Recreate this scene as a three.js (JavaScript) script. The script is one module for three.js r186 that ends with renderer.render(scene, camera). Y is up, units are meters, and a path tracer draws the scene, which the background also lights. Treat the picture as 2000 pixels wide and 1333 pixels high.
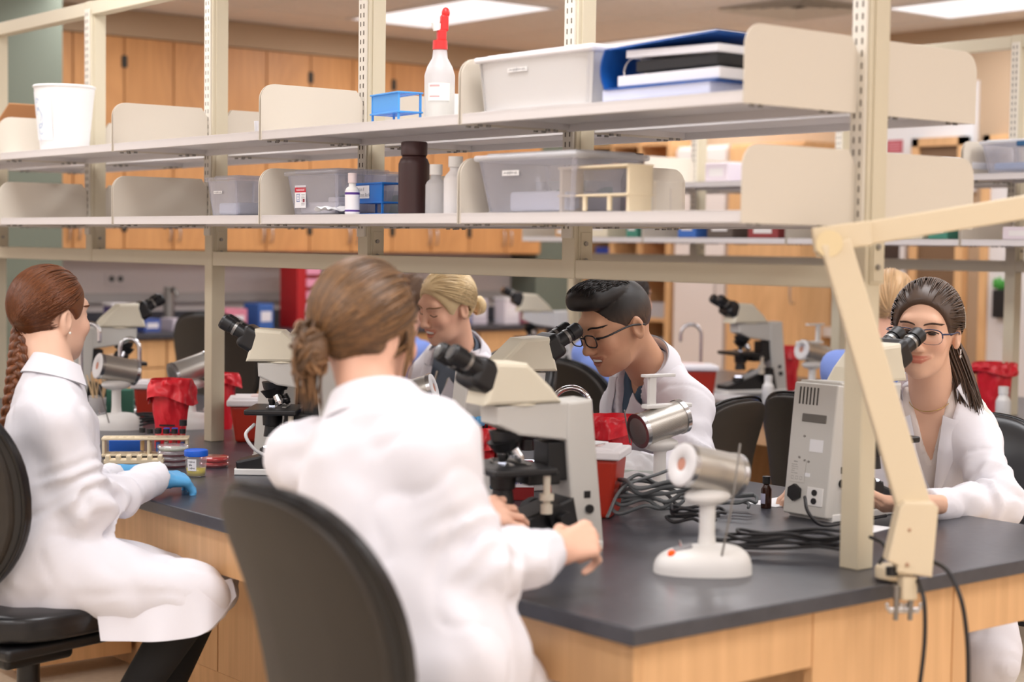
import * as THREE from 'three';
import { mergeGeometries } from 'three/addons/utils/BufferGeometryUtils.js';
import { RoundedBoxGeometry } from 'three/addons/geometries/RoundedBoxGeometry.js';
import { ImprovedNoise } from 'three/addons/math/ImprovedNoise.js';
import { RectAreaLightUniformsLib } from 'three/addons/lights/RectAreaLightUniformsLib.js';

// ---------- camera (solved from the shelving posts, 0.914 m apart, and the bench edges) ----------
const scene = new THREE.Scene();
const V3 = (x, y, z) => new THREE.Vector3(x, y, z);
const CAM = V3(-2.7828, 1.4286, 2.2632), FOC = 3308.73;
const CR = V3(0.77596, 0.013906, 0.630625), CU = V3(0.024525, 0.998336, -0.052191), CF = V3(0.630302, -0.055965, -0.77433);
const camera = new THREE.PerspectiveCamera(2 * Math.atan(666.5 / FOC) * 180 / Math.PI, 1.5, 0.1, 60);
camera.position.copy(CAM);
camera.quaternion.setFromRotationMatrix(new THREE.Matrix4().makeBasis(CR, CU, CF.clone().negate()));
camera.focus = 4.75; camera.userData.fStop = 2.2;
scene.add(camera);
const renderer = new THREE.WebGLRenderer({ antialias: true });
renderer.toneMapping = THREE.LinearToneMapping;
renderer.toneMappingExposure = 1.0;
renderer.shadowMap.enabled = true;
RectAreaLightUniformsLib.init();
scene.background = new THREE.Color(0x000000);
// pixel of the 2000 x 1333 photograph -> point at a depth, or on a plane of the room
const ray = (x, y) => CF.clone().addScaledVector(CR, (x - 1000) / FOC).addScaledVector(CU, -(y - 666.5) / FOC);
const PX = (x, y, d) => CAM.clone().addScaledVector(ray(x, y), d);
const onAxis = (k, v, x, y) => { const d = ray(x, y); return CAM.clone().addScaledVector(d, (v - CAM[k]) / d[k]); };
const onY = (v, x, y) => onAxis('y', v, x, y), onX = (v, x, y) => onAxis('x', v, x, y), onZ = (v, x, y) => onAxis('z', v, x, y);

// ---------- the room's lamps: 2 x 4 ft fluorescent troffers in the ceiling grid ----------
const CEIL = 2.74, TROFFER_X = [-4.59, -2.76, -0.93, 0.9, 2.73, 4.56], TROFFER_Z = [-6.1, -3.66, -1.22, 1.22, 3.66];
const LAMP_COLOR = new THREE.Color().setRGB(0.97, 0.97, 1.0), LAMP_POWER = 8.8;
for (const x of TROFFER_X) for (const z of TROFFER_Z) {
  const l = new THREE.RectAreaLight(LAMP_COLOR, LAMP_POWER, 0.56, 1.17);
  l.position.set(x + 0.305, CEIL - 0.022, z + 0.61); l.lookAt(x + 0.305, 0, z + 0.61);
  l.name = 'troffer_light'; scene.add(l);
}

// ---------- helpers ----------
let seed = 7; const rnd = () => { seed = (seed * 1664525 + 1013904223) >>> 0; return seed / 4294967296; };
const rr = (a, b) => a + (b - a) * rnd();
const clamp = (x, a, b) => x < a ? a : x > b ? b : x, mix = (a, b, t) => a + (b - a) * t, sstep = (a, b, x) => { const t = clamp((x - a) / (b - a), 0, 1); return t * t * (3 - 2 * t); };
const noiser = new ImprovedNoise(), NZ = (x, y, z) => noiser.noise(x, y, z);
const names = {};
const numbered = n => { const k = names[n] = (names[n] ?? -1) + 1; return k ? n + '_' + String(k).padStart(3, '0') : n; };
const PI = Math.PI, D2 = PI / 180;
function tag(o, label, category, group, kind) { o.userData.label = label; if (category) o.userData.category = category; if (group) o.userData.group = group; if (kind) o.userData.kind = kind; return o; }
function thing(name, label, category, p = [0, 0, 0], turn = 0, group) {
  const o = new THREE.Group(); o.name = numbered(name); scene.add(o);
  if (p.isVector3) o.position.copy(p); else o.position.set(...p); o.rotation.y = turn; return tag(o, label, category, group);
}
function fin(g) { // give every piece index, normal and uv so that pieces can be joined
  if (!g.index) g.setIndex([...Array(g.attributes.position.count).keys()]);
  if (!g.attributes.normal) g.computeVertexNormals();
  if (!g.attributes.uv) g.setAttribute('uv', new THREE.BufferAttribute(new Float32Array(g.attributes.position.count * 2), 2));
  for (const k of Object.keys(g.attributes)) if (!['position', 'normal', 'uv', 'color'].includes(k)) g.deleteAttribute(k);
  g.morphAttributes = {}; return g;
}
function obj(name, geos, mat, parent, label) {
  geos = (Array.isArray(geos) ? geos : [geos]).map(fin);
  if (geos.some(g => g.attributes.color)) for (const g of geos) if (!g.attributes.color) g.setAttribute('color', new THREE.BufferAttribute(new Float32Array(g.attributes.position.count * 3).fill(1), 3));
  const m = new THREE.Mesh(geos.length > 1 ? mergeGeometries(geos) : geos[0], mat);
  m.castShadow = m.receiveShadow = true; (parent || scene).add(m);
  m.name = parent ? name : numbered(name); if (label) m.userData.label = label; return m;
}
function struct(name, geos, mat) { const m = obj(name, geos, mat); m.name = name; m.userData.kind = 'structure'; return m; }
function part1(name, label, cat, geos, mat, group) { return tag(obj(name, geos, mat), label, cat, group); } // a thing of one mesh
function dup(src, p, turn, label, group) { const c = src.clone(); c.userData = { ...src.userData }; c.name = numbered(src.name.replace(/_\d{3}$/, '')); scene.add(c); if (p) { if (p.isVector3) c.position.copy(p); else c.position.set(...p); } if (turn !== undefined) c.rotation.y = turn; if (label) c.userData.label = label; if (group) c.userData.group = group; return c; }
const _m = new THREE.Matrix4(), _e = new THREE.Euler(), _q = new THREE.Quaternion();
function at(g, x = 0, y = 0, z = 0, rx = 0, ry = 0, rz = 0, s = 1) { _e.set(rx, ry, rz); _q.setFromEuler(_e); _m.compose(V3(x, y, z), _q, s.isVector3 ? s : V3(s, s, s)); return g.applyMatrix4(_m); }
function boxUV(g, ox = 0, oy = 0) { const p = g.attributes.position, n = g.attributes.normal, u = g.attributes.uv; for (let i = 0; i < p.count; i++) { const ax = Math.abs(n.getX(i)), ay = Math.abs(n.getY(i)), az = Math.abs(n.getZ(i)); const x = p.getX(i), y = p.getY(i), z = p.getZ(i); if (ax > ay && ax > az) u.setXY(i, z + ox, y + oy); else if (ay > az) u.setXY(i, x + ox, z + oy); else u.setXY(i, x + ox, y + oy); } return g; }
const bx = (w, h, d, x = 0, y = 0, z = 0, b = 0, rx = 0, ry = 0, rz = 0) => at(boxUV(b ? new RoundedBoxGeometry(w, h, d, 2, Math.min(b, w / 2.01, h / 2.01, d / 2.01)) : new THREE.BoxGeometry(w, h, d), x * 1.7 + z * 0.6, y), x, y, z, rx, ry, rz);
const lb = (w, h, d, x = 0, y = 0, z = 0, rx = 0, ry = 0, rz = 0) => at(new THREE.BoxGeometry(w, h, d), x, y, z, rx, ry, rz); // printed piece, uv 0..1 on each face
const bb = (x0, x1, y0, y1, z0, z1, b = 0) => bx(Math.abs(x1 - x0), Math.abs(y1 - y0), Math.abs(z1 - z0), (x0 + x1) / 2, (y0 + y1) / 2, (z0 + z1) / 2, b);
const cy = (r1, r2, h, x = 0, y = 0, z = 0, rx = 0, ry = 0, rz = 0, seg = 20, open = false) => at(new THREE.CylinderGeometry(r1, r2, h, seg, 1, open), x, y, z, rx, ry, rz);
const sp = (rx, ry, rz, x = 0, y = 0, z = 0, w = 20, h = 14) => at(new THREE.SphereGeometry(1, w, h).scale(rx, ry, rz), x, y, z);
const la = (pts, x = 0, y = 0, z = 0, seg = 28) => at(new THREE.LatheGeometry(pts.map(p => new THREE.Vector2(...p)), seg), x, y, z);
const tor = (R, r, x = 0, y = 0, z = 0, rx = PI / 2, ry = 0, rz = 0, a = PI * 2) => at(new THREE.TorusGeometry(R, r, 8, 32, a), x, y, z, rx, ry, rz);
const vv = p => p.isVector3 ? p : V3(...p);
function tb(pts, r, seg = 0, rad = 8, closed = false) { const c = new THREE.CatmullRomCurve3(pts.map(vv), closed, 'centripetal'); const g = new THREE.TubeGeometry(c, seg || pts.length * 6, r, rad, closed); if (closed) return g; const e = [pts[0], pts[pts.length - 1]].map(p => { const q = vv(p); return fin(new THREE.SphereGeometry(r, rad, 6).translate(q.x, q.y, q.z)); }); return mergeGeometries([fin(g), ...e]); }
function rod(a, b, r, r2 = r, seg = 12) { a = vv(a); b = vv(b); const d = b.clone().sub(a), g = new THREE.CylinderGeometry(r2, r, d.length(), seg); _q.setFromUnitVectors(V3(0, 1, 0), d.clone().normalize()); _m.compose(a.clone().add(b).multiplyScalar(0.5), _q, V3(1, 1, 1)); return g.applyMatrix4(_m); }
function bar(a, b, w, t, up = V3(0, 1, 0), bev = 0.004) { a = vv(a); b = vv(b); const d = b.clone().sub(a), L = d.length(); d.normalize(); const s = d.clone().cross(up).normalize(), u = s.clone().cross(d); const g = boxUV(new RoundedBoxGeometry(w, L, t, 2, bev)); _m.makeBasis(u, d, s.negate()).setPosition(a.clone().add(b).multiplyScalar(0.5)); return g.applyMatrix4(_m); }
function ex(pts, depth, bev = 0.002, holes = []) { const s = new THREE.Shape(pts.map(p => new THREE.Vector2(...p))); for (const h of holes) s.holes.push(new THREE.Path(h.map(p => new THREE.Vector2(...p)))); const g = new THREE.ExtrudeGeometry(s, { depth: depth - 2 * bev, bevelEnabled: bev > 0, bevelThickness: bev, bevelSize: bev, bevelSegments: 2, curveSegments: 6 }); return g.translate(0, 0, -(depth - 2 * bev) / 2); }
function rshape(w, h, r, n = 6) { const o = []; for (const [cx, cy2, a0] of [[w / 2 - r, h / 2 - r, 0], [-w / 2 + r, h / 2 - r, 90], [-w / 2 + r, -h / 2 + r, 180], [w / 2 - r, -h / 2 + r, 270]]) for (let i = 0; i <= n; i++) { const a = (a0 + 90 * i / n) * D2; o.push([cx + r * Math.cos(a), cy2 + r * Math.sin(a)]); } return o; }
// a curved sheet with thickness: fn(u, v) -> Vector3
function sheet(fn, nu, nv, th = 0.002) {
  const P = [], N = [], U = [], I = [], e = 1e-3;
  for (const s of [1, -1]) for (let j = 0; j <= nv; j++) for (let i = 0; i <= nu; i++) {
    const u = i / nu, v = j / nv, p = fn(u, v), u2 = u > 0.5 ? -e : e, v2 = v > 0.5 ? -e : e;
    const a = fn(u + u2, v).sub(p).multiplyScalar(Math.sign(u2)), b = fn(u, v + v2).sub(p).multiplyScalar(Math.sign(v2)); const n = a.cross(b).normalize().multiplyScalar(s);
    P.push(p.x + n.x * th / 2, p.y + n.y * th / 2, p.z + n.z * th / 2); N.push(n.x, n.y, n.z); U.push(u, v);
  }
  const w = nu + 1, o = w * (nv + 1);
  for (let j = 0; j < nv; j++) for (let i = 0; i < nu; i++) { const a = j * w + i, b = a + 1, c = a + w, d = c + 1; I.push(a, b, d, a, d, c, o + a, o + d, o + b, o + a, o + c, o + d); }
  for (let i = 0; i < nu; i++) for (const j of [0, nv]) { const a = j * w + i; I.push(a, o + a, a + 1, a + 1, o + a, o + a + 1); }
  for (let j = 0; j < nv; j++) for (const i of [0, nu]) { const a = j * w + i; I.push(a, a + w, o + a, a + w, o + a + w, o + a); }
  const g = new THREE.BufferGeometry(); g.setAttribute('position', new THREE.Float32BufferAttribute(P, 3)); g.setAttribute('normal', new THREE.Float32BufferAttribute(N, 3)); g.setAttribute('uv', new THREE.Float32BufferAttribute(U, 2)); g.setIndex(I); return g;
}
// superquadric cushion
function cushion(a, b, c, e1, e2, w = 40, h = 24) { const g = new THREE.SphereGeometry(1, w, h), p = g.attributes.position, pw = (x, e) => Math.sign(x) * Math.abs(x) ** e; for (let i = 0; i < p.count; i++) { const x = p.getX(i), y = p.getY(i), z = p.getZ(i), rxy = Math.hypot(x, y) || 1e-6; const cr = pw(rxy, e1); p.setXYZ(i, a * cr * pw(x / rxy, e2), b * cr * pw(y / rxy, e2), c * pw(z, e1)); } g.computeVertexNormals(); return g; }
function warp(g, fn) { const p = g.attributes.position, v = V3(); for (let i = 0; i < p.count; i++) { v.fromBufferAttribute(p, i); fn(v); p.setXYZ(i, v.x, v.y, v.z); } g.computeVertexNormals(); return g; }

// ---------- materials ----------
const col = (r, g, b) => new THREE.Color(r / 255, g / 255, b / 255).convertSRGBToLinear();
function mat(r, g, b, rough = 0.6, metal = 0, o = {}) { return new THREE.MeshPhysicalMaterial({ color: col(r, g, b), roughness: rough, metalness: metal, ...o }); }
function canvas(w, h, draw, srgb = true) { const c = document.createElement('canvas'); c.width = w; c.height = h; const x = c.getContext('2d'); draw(x, w, h); const t = new THREE.CanvasTexture(c); if (srgb) t.colorSpace = THREE.SRGBColorSpace; t.wrapS = t.wrapT = THREE.RepeatWrapping; return t; }
function data(n, fn, srgb = true) { const a = new Uint8Array(n * n * 4); for (let j = 0; j < n; j++) for (let i = 0; i < n; i++) { const c = fn(i / n, j / n); for (let k = 0; k < 3; k++) a[(j * n + i) * 4 + k] = clamp(c[k], 0, 255); a[(j * n + i) * 4 + 3] = 255; } const t = new THREE.DataTexture(a, n, n); t.magFilter = THREE.LinearFilter; t.minFilter = THREE.LinearMipmapLinearFilter; t.generateMipmaps = true; t.wrapS = t.wrapT = THREE.RepeatWrapping; if (srgb) t.colorSpace = THREE.SRGBColorSpace; t.needsUpdate = true; return t; }
// tileable noise: blend of two shifted lookups
const tn = (u, v, f, g = f, s = 0) => { const a = (x, y) => NZ(x * f + s, y * g + s * 1.7, s); return mix(mix(a(u, v), a(u - 1, v), u), mix(a(u, v - 1), a(u - 1, v - 1), u), v); };
const woodTex = data(512, (u, v) => { const w = tn(u, v, 3, 1, 5) * 1.5, k = tn(u, v, 60, 2.2, 3) * 9 + tn(u, v, 140, 4, 8) * 6 + Math.sin((u * 14 + w * 3) * 6.28) * 3 + tn(u, v, 6, 3, 2) * 12; return [220 + k, 174 + k * 0.95, 124 + k * 0.8]; });
woodTex.repeat.set(1, 1);
const wood = new THREE.MeshPhysicalMaterial({ map: woodTex, roughness: 0.4 });
const cabWood = new THREE.MeshPhysicalMaterial({ map: woodTex, color: col(238, 217, 192), roughness: 0.45 });
const benchTex = data(256, (u, v) => { const k = tn(u, v, 40, 40, 1) * 10 + tn(u, v, 8, 8, 2) * 8; return [65 + k, 66 + k, 73 + k]; });
const benchMat = new THREE.MeshPhysicalMaterial({ map: benchTex, roughness: 0.3, bumpMap: data(256, (u, v) => { const k = 128 + tn(u, v, 60, 60, 4) * 90; return [k, k, k]; }, false), bumpScale: 0.0004 });
const cream = mat(209, 199, 174, 0.45), shelfWhite = mat(224, 219, 217, 0.42), panelMat = mat(216, 207, 192, 0.5);
const black = mat(22, 22, 24, 0.42), blackGloss = mat(16, 16, 18, 0.22), steel = mat(200, 200, 202, 0.22, 1), dullSteel = mat(150, 148, 144, 0.4, 0.9), chrome = mat(225, 226, 230, 0.08, 1);
const scopeGrey = mat(206, 204, 198, 0.45), scopeCream = mat(226, 219, 198, 0.45), whitePlastic = mat(236, 235, 232, 0.4), lidWhite = mat(238, 234, 236, 0.45);
const redBin = mat(176, 44, 22, 0.4), redBag = mat(220, 36, 50, 0.3), rubber = mat(30, 30, 32, 0.7), cordGrey = mat(92, 96, 98, 0.5), cordBlack = mat(28, 27, 30, 0.5);
const glass = new THREE.MeshPhysicalMaterial({ color: 0xffffff, roughness: 0.03, transmission: 1, thickness: 0, ior: 1.45 });
const clearPlastic = new THREE.MeshPhysicalMaterial({ color: col(246, 246, 250), roughness: 0.16, transmission: 0.86, thickness: 0, ior: 1.45 });
const milky = new THREE.MeshPhysicalMaterial({ color: col(240, 240, 242), roughness: 0.45, transmission: 0.55, thickness: 0 });
const leather = mat(30, 30, 32, 0.28), leatherBack = mat(48, 43, 38, 0.5), bluePlastic = mat(28, 92, 190, 0.4), paper = mat(240, 240, 242, 0.8), amber = mat(70, 30, 12, 0.15, 0, { transmission: 0.4, thickness: 0 });
const brownBottle = mat(62, 36, 36, 0.4), creamRack = mat(232, 216, 184, 0.5), tanWall = mat(186, 160, 132, 0.8), wallWhite = mat(214, 204, 200, 0.75), green = mat(112, 118, 104, 0.8);
// ---------- the room ----------
const X0 = -5, X1 = 5.5, Z0 = -6.98, Z1 = 5.2;
const floorTex = data(256, (u, v) => { const k = tn(u, v, 50, 50, 2) * 12 + tn(u, v, 9, 9, 6) * 8; return [204 + k, 188 + k, 166 + k]; });
struct('floor', bb(X0 - 0.1, X1 + 0.1, -0.1, 0, Z0 - 0.1, Z1 + 0.1), new THREE.MeshPhysicalMaterial({ map: floorTex, roughness: 0.45 }));
struct('wall_back', bb(X0 - 0.1, X1 + 0.1, 0, 2.9, Z0 - 0.1, Z0), wallWhite);
struct('wall_right', bb(X1, X1 + 0.1, 0, 2.9, Z0, Z1), tanWall);
struct('wall_left', bb(X0 - 0.1, X0, 0, 2.9, Z0, Z1), wallWhite);
struct('wall_front', bb(X0 - 0.1, X1 + 0.1, 0, 2.9, Z1, Z1 + 0.1), wallWhite);
// ceiling: a grid of lay-in tiles, the lamps and one air diffuser
const tileTex = data(256, (u, v) => { const k = tn(u, v, 70, 70, 3) * 14 + tn(u, v, 20, 20, 9) * 6; return [236 + k, 228 + k, 220 + k]; });
const tileMat = new THREE.MeshPhysicalMaterial({ map: tileTex, roughness: 0.95 });
const ceiling = struct('ceiling', bb(X0 - 0.1, X1 + 0.1, CEIL + 0.03, CEIL + 0.12, Z0 - 0.1, Z1 + 0.1), mat(150, 140, 130, 0.9));
{
  const xs = [], zs = []; for (let x = 2.73 - 0.61 * 13; x < X1; x += 0.61) xs.push(x); for (let z = -6.1 - 1.22; z < Z1; z += 1.22) zs.push(z);
  const full = boxUV(new THREE.BoxGeometry(0.6, 0.016, 1.206)), bars = [];
  for (const x of xs) { if (x > X0 && x < X1) bars.push(bb(x - 0.012, x + 0.012, CEIL, CEIL + 0.03, Z0, Z1)); for (const z of zs) {
    if (TROFFER_X.some(t => Math.abs(t - x) < 0.1) && TROFFER_Z.some(t => Math.abs(t - z) < 0.1)) continue;
    const vent = Math.abs(x - 3.95) < 0.1 && Math.abs(z + 4.88) < 0.1;
    const a = Math.max(x + 0.005, X0), b = Math.min(x + 0.605, X1), c = Math.max(z + 0.005, Z0), d = Math.min(z + (vent ? 0.605 : 1.213), Z1);
    if (b - a < 0.05 || d - c < 0.05) continue;
    const m = new THREE.Mesh(b - a > 0.59 && d - c > 1.2 ? full : boxUV(new THREE.BoxGeometry(b - a, 0.016, d - c)), tileMat); m.position.set((a + b) / 2, CEIL + 0.012, (c + d) / 2); m.name = 'ceiling_tile'; m.castShadow = m.receiveShadow = true; ceiling.add(m);
  } }
  for (const z of zs) if (z > Z0) bars.push(bb(X0, X1, CEIL + 0.001, CEIL + 0.03, z - 0.012, z + 0.012));
  obj('ceiling_grid', bars, mat(232, 226, 218, 0.7), ceiling);
  // lamps
  const glow = new THREE.MeshStandardMaterial({ color: 0xffffff, emissive: new THREE.Color().setRGB(0.94, 0.95, 1), emissiveIntensity: 0.9, roughness: 0.5 });
  let proto;
  for (const x of TROFFER_X) for (const z of TROFFER_Z) {
    if (!proto) { proto = thing('ceiling_lamp', 'recessed fluorescent ceiling lamp with prismatic diffuser and slim white frame', 'ceiling lamp', [0, 0, 0], 0, 'fluorescent lamps in the tile ceiling'); const f = []; f.push(bb(-0.3, 0.3, 0, 0.02, -0.605, -0.585), bb(-0.3, 0.3, 0, 0.02, 0.585, 0.605), bb(-0.3, -0.28, 0, 0.02, -0.585, 0.585), bb(0.28, 0.3, 0, 0.02, -0.585, 0.585)); obj('frame', f, shelfWhite, proto); obj('diffuser', bb(-0.28, 0.28, 0.006, 0.02, -0.585, 0.585), glow, proto); proto.position.set(x + 0.305, CEIL - 0.006, z + 0.61); }
    else dup(proto, [x + 0.305, CEIL - 0.006, z + 0.61]);
  }
  const v = thing('air_diffuser', 'square louvred air diffuser set in the tile ceiling', 'air vent', [4.255, CEIL - 0.01, -3.965]);
  obj('backing', bx(0.56, 0.01, 0.56, 0, 0.03, 0), mat(60, 56, 50, 0.9), v);
  for (let k = 0; k < 5; k++) { const s = 0.3 - k * 0.055, w = 0.03; const g = []; for (const [dx, dz, a, b] of [[0, s, s, 0], [0, -s, s, 0], [s, 0, 0, s], [-s, 0, 0, s]]) g.push(bx(a ? 2 * s : w, 0.004, a ? w : 2 * s, dx, 0.004 + k * 0.002, dz, 0, a ? Math.sign(dz) * 0.5 : 0, 0, a ? 0 : -Math.sign(dx) * 0.5)); obj('louvre', g, mat(215, 205, 190, 0.6), v); }
}
// columns, the soffit over the cabinets
struct('trim_1', bb(0.45, 0.99, 0, CEIL, -6.36, -6.1, 0.006), green);
struct('trim_2', bb(4.72, X1, 0, CEIL, Z0, -6.7, 0.006), green);
struct('trim_3', bb(0.99, 4.72, 2.59, CEIL, Z0, -6.66), tanWall);
// back wall: upper cabinets with doors and hinges, counter, drawers
const cabTex = woodTex.clone(); cabTex.needsUpdate = true;
const hingeMat = mat(70, 66, 60, 0.5, 0.6);
{
  const w = 0.622;
  for (let k = 0; k < 6; k++) {
    const x = 0.99 + k * w, c = thing('wall_cabinet', ['tall maple wall cabinet beside the left green column', 'tall maple wall cabinet second from the left green column', 'tall maple wall cabinet third from the left green column', 'tall maple wall cabinet fourth from the left green column', 'tall maple wall cabinet second from the corner column', 'tall maple wall cabinet beside the corner column'][k], 'cabinet', [x, 1.375, -6.98], 0, 'maple wall cabinets');
    obj('body', bb(0.002, w - 0.002, 0, 1.212, 0, 0.3), cabWood, c);
    for (const s of [0, 1]) { const d = obj('door', bb(s * w / 2 + 0.004, (s + 1) * w / 2 - 0.004, 0.004, 1.208, 0.302, 0.322, 0.002), cabWood, c); const hx = s ? w - 0.006 : 0.006; for (const hy of [0.14, 1.07]) obj('hinge', [cy(0.006, 0.006, 0.07, hx, hy, 0.325), bx(0.024, 0.06, 0.004, hx, hy, 0.324)], hingeMat, d); obj('pull', tb([[s ? w / 2 + 0.03 : w / 2 - 0.03, 0.06, 0.322], [s ? w / 2 + 0.03 : w / 2 - 0.03, 0.06, 0.345], [s ? w / 2 + 0.03 : w / 2 - 0.03, 0.15, 0.345], [s ? w / 2 + 0.03 : w / 2 - 0.03, 0.15, 0.322]], 0.005), steel, d); }
  }
  part1('wall_counter', 'long black counter top with low backsplash along the back wall', 'counter', [bb(0.99, 4.72, 0.88, 0.912, -6.98, -6.34, 0.004), bb(0.99, 4.72, 0.912, 1.01, -6.98, -6.96, 0.003)], benchMat);
  for (let k = 0; k < 5; k++) {
    const ww = 3.73 / 5, x = 0.99 + k * ww, c = thing('base_cabinet', 'maple base cabinet with wide drawers under the back counter, number ' + ['one', 'two', 'three', 'four', 'five'][k] + ' from the left column', 'cabinet', [x, 0, -6.976]);
    obj('body', bb(0.002, ww - 0.002, 0.1, 0.878, 0, 0.58), wood, c); obj('toe_kick', bb(0.002, ww - 0.002, 0, 0.1, 0, 0.52), rubber, c);
    for (const [a, b] of [[0.72, 0.87], [0.42, 0.712], [0.11, 0.412]]) { const d = obj('drawer', bb(0.006, ww - 0.006, a, b, 0.582, 0.602, 0.002), wood, c); obj('pull', tb([[ww / 2 - 0.05, (a + b) / 2, 0.6], [ww / 2 - 0.05, (a + b) / 2, 0.625], [ww / 2 + 0.05, (a + b) / 2, 0.625], [ww / 2 + 0.05, (a + b) / 2, 0.6]], 0.005), steel, d); }
  }
  const o = thing('wall_outlet', 'double round outlet cover on the white wall above the back counter', 'outlet', onZ(-6.975, 226, 545)); obj('plate', bx(0.13, 0.075, 0.006, 0, 0, 0, 0.002), wallWhite, o); for (const s of [-1, 1]) obj('socket', cy(0.018, 0.018, 0.006, s * 0.028, 0, 0.004, PI / 2), mat(84, 84, 80, 0.5), o);
  part1('raceway', 'grey metal raceway strip running along the back wall', 'raceway', bb(0.99, 4.72, 1.06, 1.12, -6.98, -6.94, 0.004), mat(170, 164, 160, 0.5));
}
// ---------- an island bench with its two-sided shelving ----------
const BT = 0.76, BAY = 0.914, SHELF_U = 1.7135, SHELF_L = 1.48;
const slotMat = mat(90, 78, 66, 0.8), standardMat = mat(224, 217, 203, 0.42);
const shelfGeo = (() => { const L = BAY - 0.012, D = 0.338; return [bb(0, D, 0.018, 0.025, 0, -L), bb(0, 0.012, 0, 0.025, 0, -L, 0.002), bb(D - 0.012, D, 0, 0.025, 0, -L, 0.002), bb(0.012, D - 0.012, 0.004, 0.018, 0, -0.012), bb(0.012, D - 0.012, 0.004, 0.018, -L + 0.012, -L)]; })();
const shelfBoard = mergeGeometries(shelfGeo.map(fin));
const endPanel = (() => { const r = 0.045, h = 0.156, D = 0.338, p = [[0, 0], [D, 0], [D, h - 0.03], [D - 0.022, h]]; for (let i = 0; i <= 8; i++) { const a = PI / 2 + PI / 2 * i / 8; p.push([r + r * Math.cos(a), h - r + r * Math.sin(a)]); } return ex(p, 0.0026, 0.0006); })();
const boltGeo = fin(cy(0.006, 0.006, 0.006, 0, 0, 0, 0, 0, 0, 6));
function island(ix, what, lowShift) {
  const iz1 = 0.126, iz0 = -5 * BAY - 0.18, xa = ix - 0.76, xb = ix + 0.826, nB = 5;
  part1('island_worktop', 'long black resin bench top of the ' + what, 'bench top', [bb(xa, xb, BT - 0.032, BT, iz0, iz1, 0.004)], benchMat);
  const base = thing('island_bench', 'maple bench base with aprons and a panelled spine under the ' + what.replace(' behind the aisle', ''), 'bench', [ix, 0, 0]);
  const A = [xa - ix + 0.03, xb - ix - 0.03, BT - 0.033];
  obj('spine', bb(-0.2, 0.2, 0, A[2], iz0 + 0.05, iz1 - 0.045), wood, base);
  for (const s of [-1, 1]) for (let k = 0; k < 6; k++) { const za = iz0 + 0.06 + k * (iz1 - iz0 - 0.12) / 6, zb = za + (iz1 - iz0 - 0.12) / 6 - 0.006; obj('spine_panel', bb(s * 0.2, s * 0.212, 0.1, A[2] - 0.13, za, zb, 0.002), wood, base); }
  obj('apron', bb(A[0], A[0] + 0.022, A[2] - 0.115, A[2], iz0 + 0.03, iz1 - 0.03, 0.002), wood, base); obj('apron', bb(A[1] - 0.022, A[1], A[2] - 0.115, A[2], iz0 + 0.03, iz1 - 0.03, 0.002), wood, base);
  for (const z of [iz1 - 0.03, iz0 + 0.03]) { const dz = z > -1 ? -0.022 : 0.022; obj('apron', bb(A[0] + 0.022, -0.25, A[2] - 0.115, A[2], z, z + dz, 0.002), wood, base); obj('apron', bb(0.25, A[1] - 0.022, A[2] - 0.115, A[2], z, z + dz, 0.002), wood, base); obj('end_panel', bb(-0.2, 0.2, 0.02, A[2], z, z + dz, 0.002), wood, base); for (const x of [-0.225, 0.225]) obj('stile', bb(x - 0.025, x + 0.025, 0, A[2], z + 0.003, z + dz, 0.002), wood, base); }
  for (const [s, z] of [[-1, -1.02], [-1, -2.9], [-1, -3.9], [1, -1.1], [1, -2.2], [1, -3.3], [1, -4.3]]) { const p = obj('pedestal', bb(s > 0 ? 0.22 : A[0] + 0.1, s > 0 ? A[1] - 0.1 : -0.22, 0.05, A[2] - 0.002, z - 0.2, z + 0.02, 0.002), wood, base); obj('pedestal_door', bb(s > 0 ? A[1] - 0.1 : A[0] + 0.082, s > 0 ? A[1] - 0.082 : A[0] + 0.1, 0.11, A[2] - 0.13, z - 0.195, z + 0.015, 0.002), wood, p); }
  // shelving frame: posts, slotted standards, beams
  const fr = thing('shelving_frame', 'cream steel frame of posts and beams over the ' + what, 'shelving frame', [ix, BT, 0]);
  const topY = 2.318 - BT;
  for (let n = 0; n <= nB; n++) {
    const z = -n * BAY, post = obj('post', [bb(0, 0.05, n == 1 || n == 4 ? 0.5896 : 0, topY, z, z - 0.05, 0.003), bb(0.012, 0.056, 0.6, topY, z + 0.004, z - 0.0, 0.001)], cream, fr);
    for (const s of [0, 1]) { const x = s ? 0.05 : 0; obj('standard', bb(s ? x : x - 0.007, s ? x + 0.007 : x, 0.69, topY - 0.03, z - 0.006, z - 0.044, 0.001), standardMat, post); const slots = []; for (let y = 0.72; y < topY - 0.05; y += 0.0254) for (const dz of [0.017, 0.033]) slots.push(bx(0.0012, 0.013, 0.0035, s ? x + 0.0072 : x - 0.0072, y, z - dz)); const sl = obj('slots', slots, slotMat, post); sl.userData.kind = 'stuff'; }
    obj('plate', bx(0.03, 0.1, 0.003, 0.032, 0.655, z + 0.0055, 0.001), cream, post);
    for (const y of [0.635, 0.677]) { const b = new THREE.Mesh(boltGeo, dullSteel); b.name = 'bolt'; b.rotation.x = PI / 2; b.position.set(0.03, y, z + 0.009); b.castShadow = true; post.add(b); }
    if (n < nB) { obj('beam', bb(0.002, 0.048, 0.5896, 0.637, z - 0.05, z - BAY, 0.003), cream, fr); obj('top_beam', bb(0.0, 0.05, topY - 0.052, topY - 0.002, z - 0.05, z - BAY, 0.003), cream, fr); }
  }
  // shelves
  const P = { U: SHELF_U, L: SHELF_L + lowShift };
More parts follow.
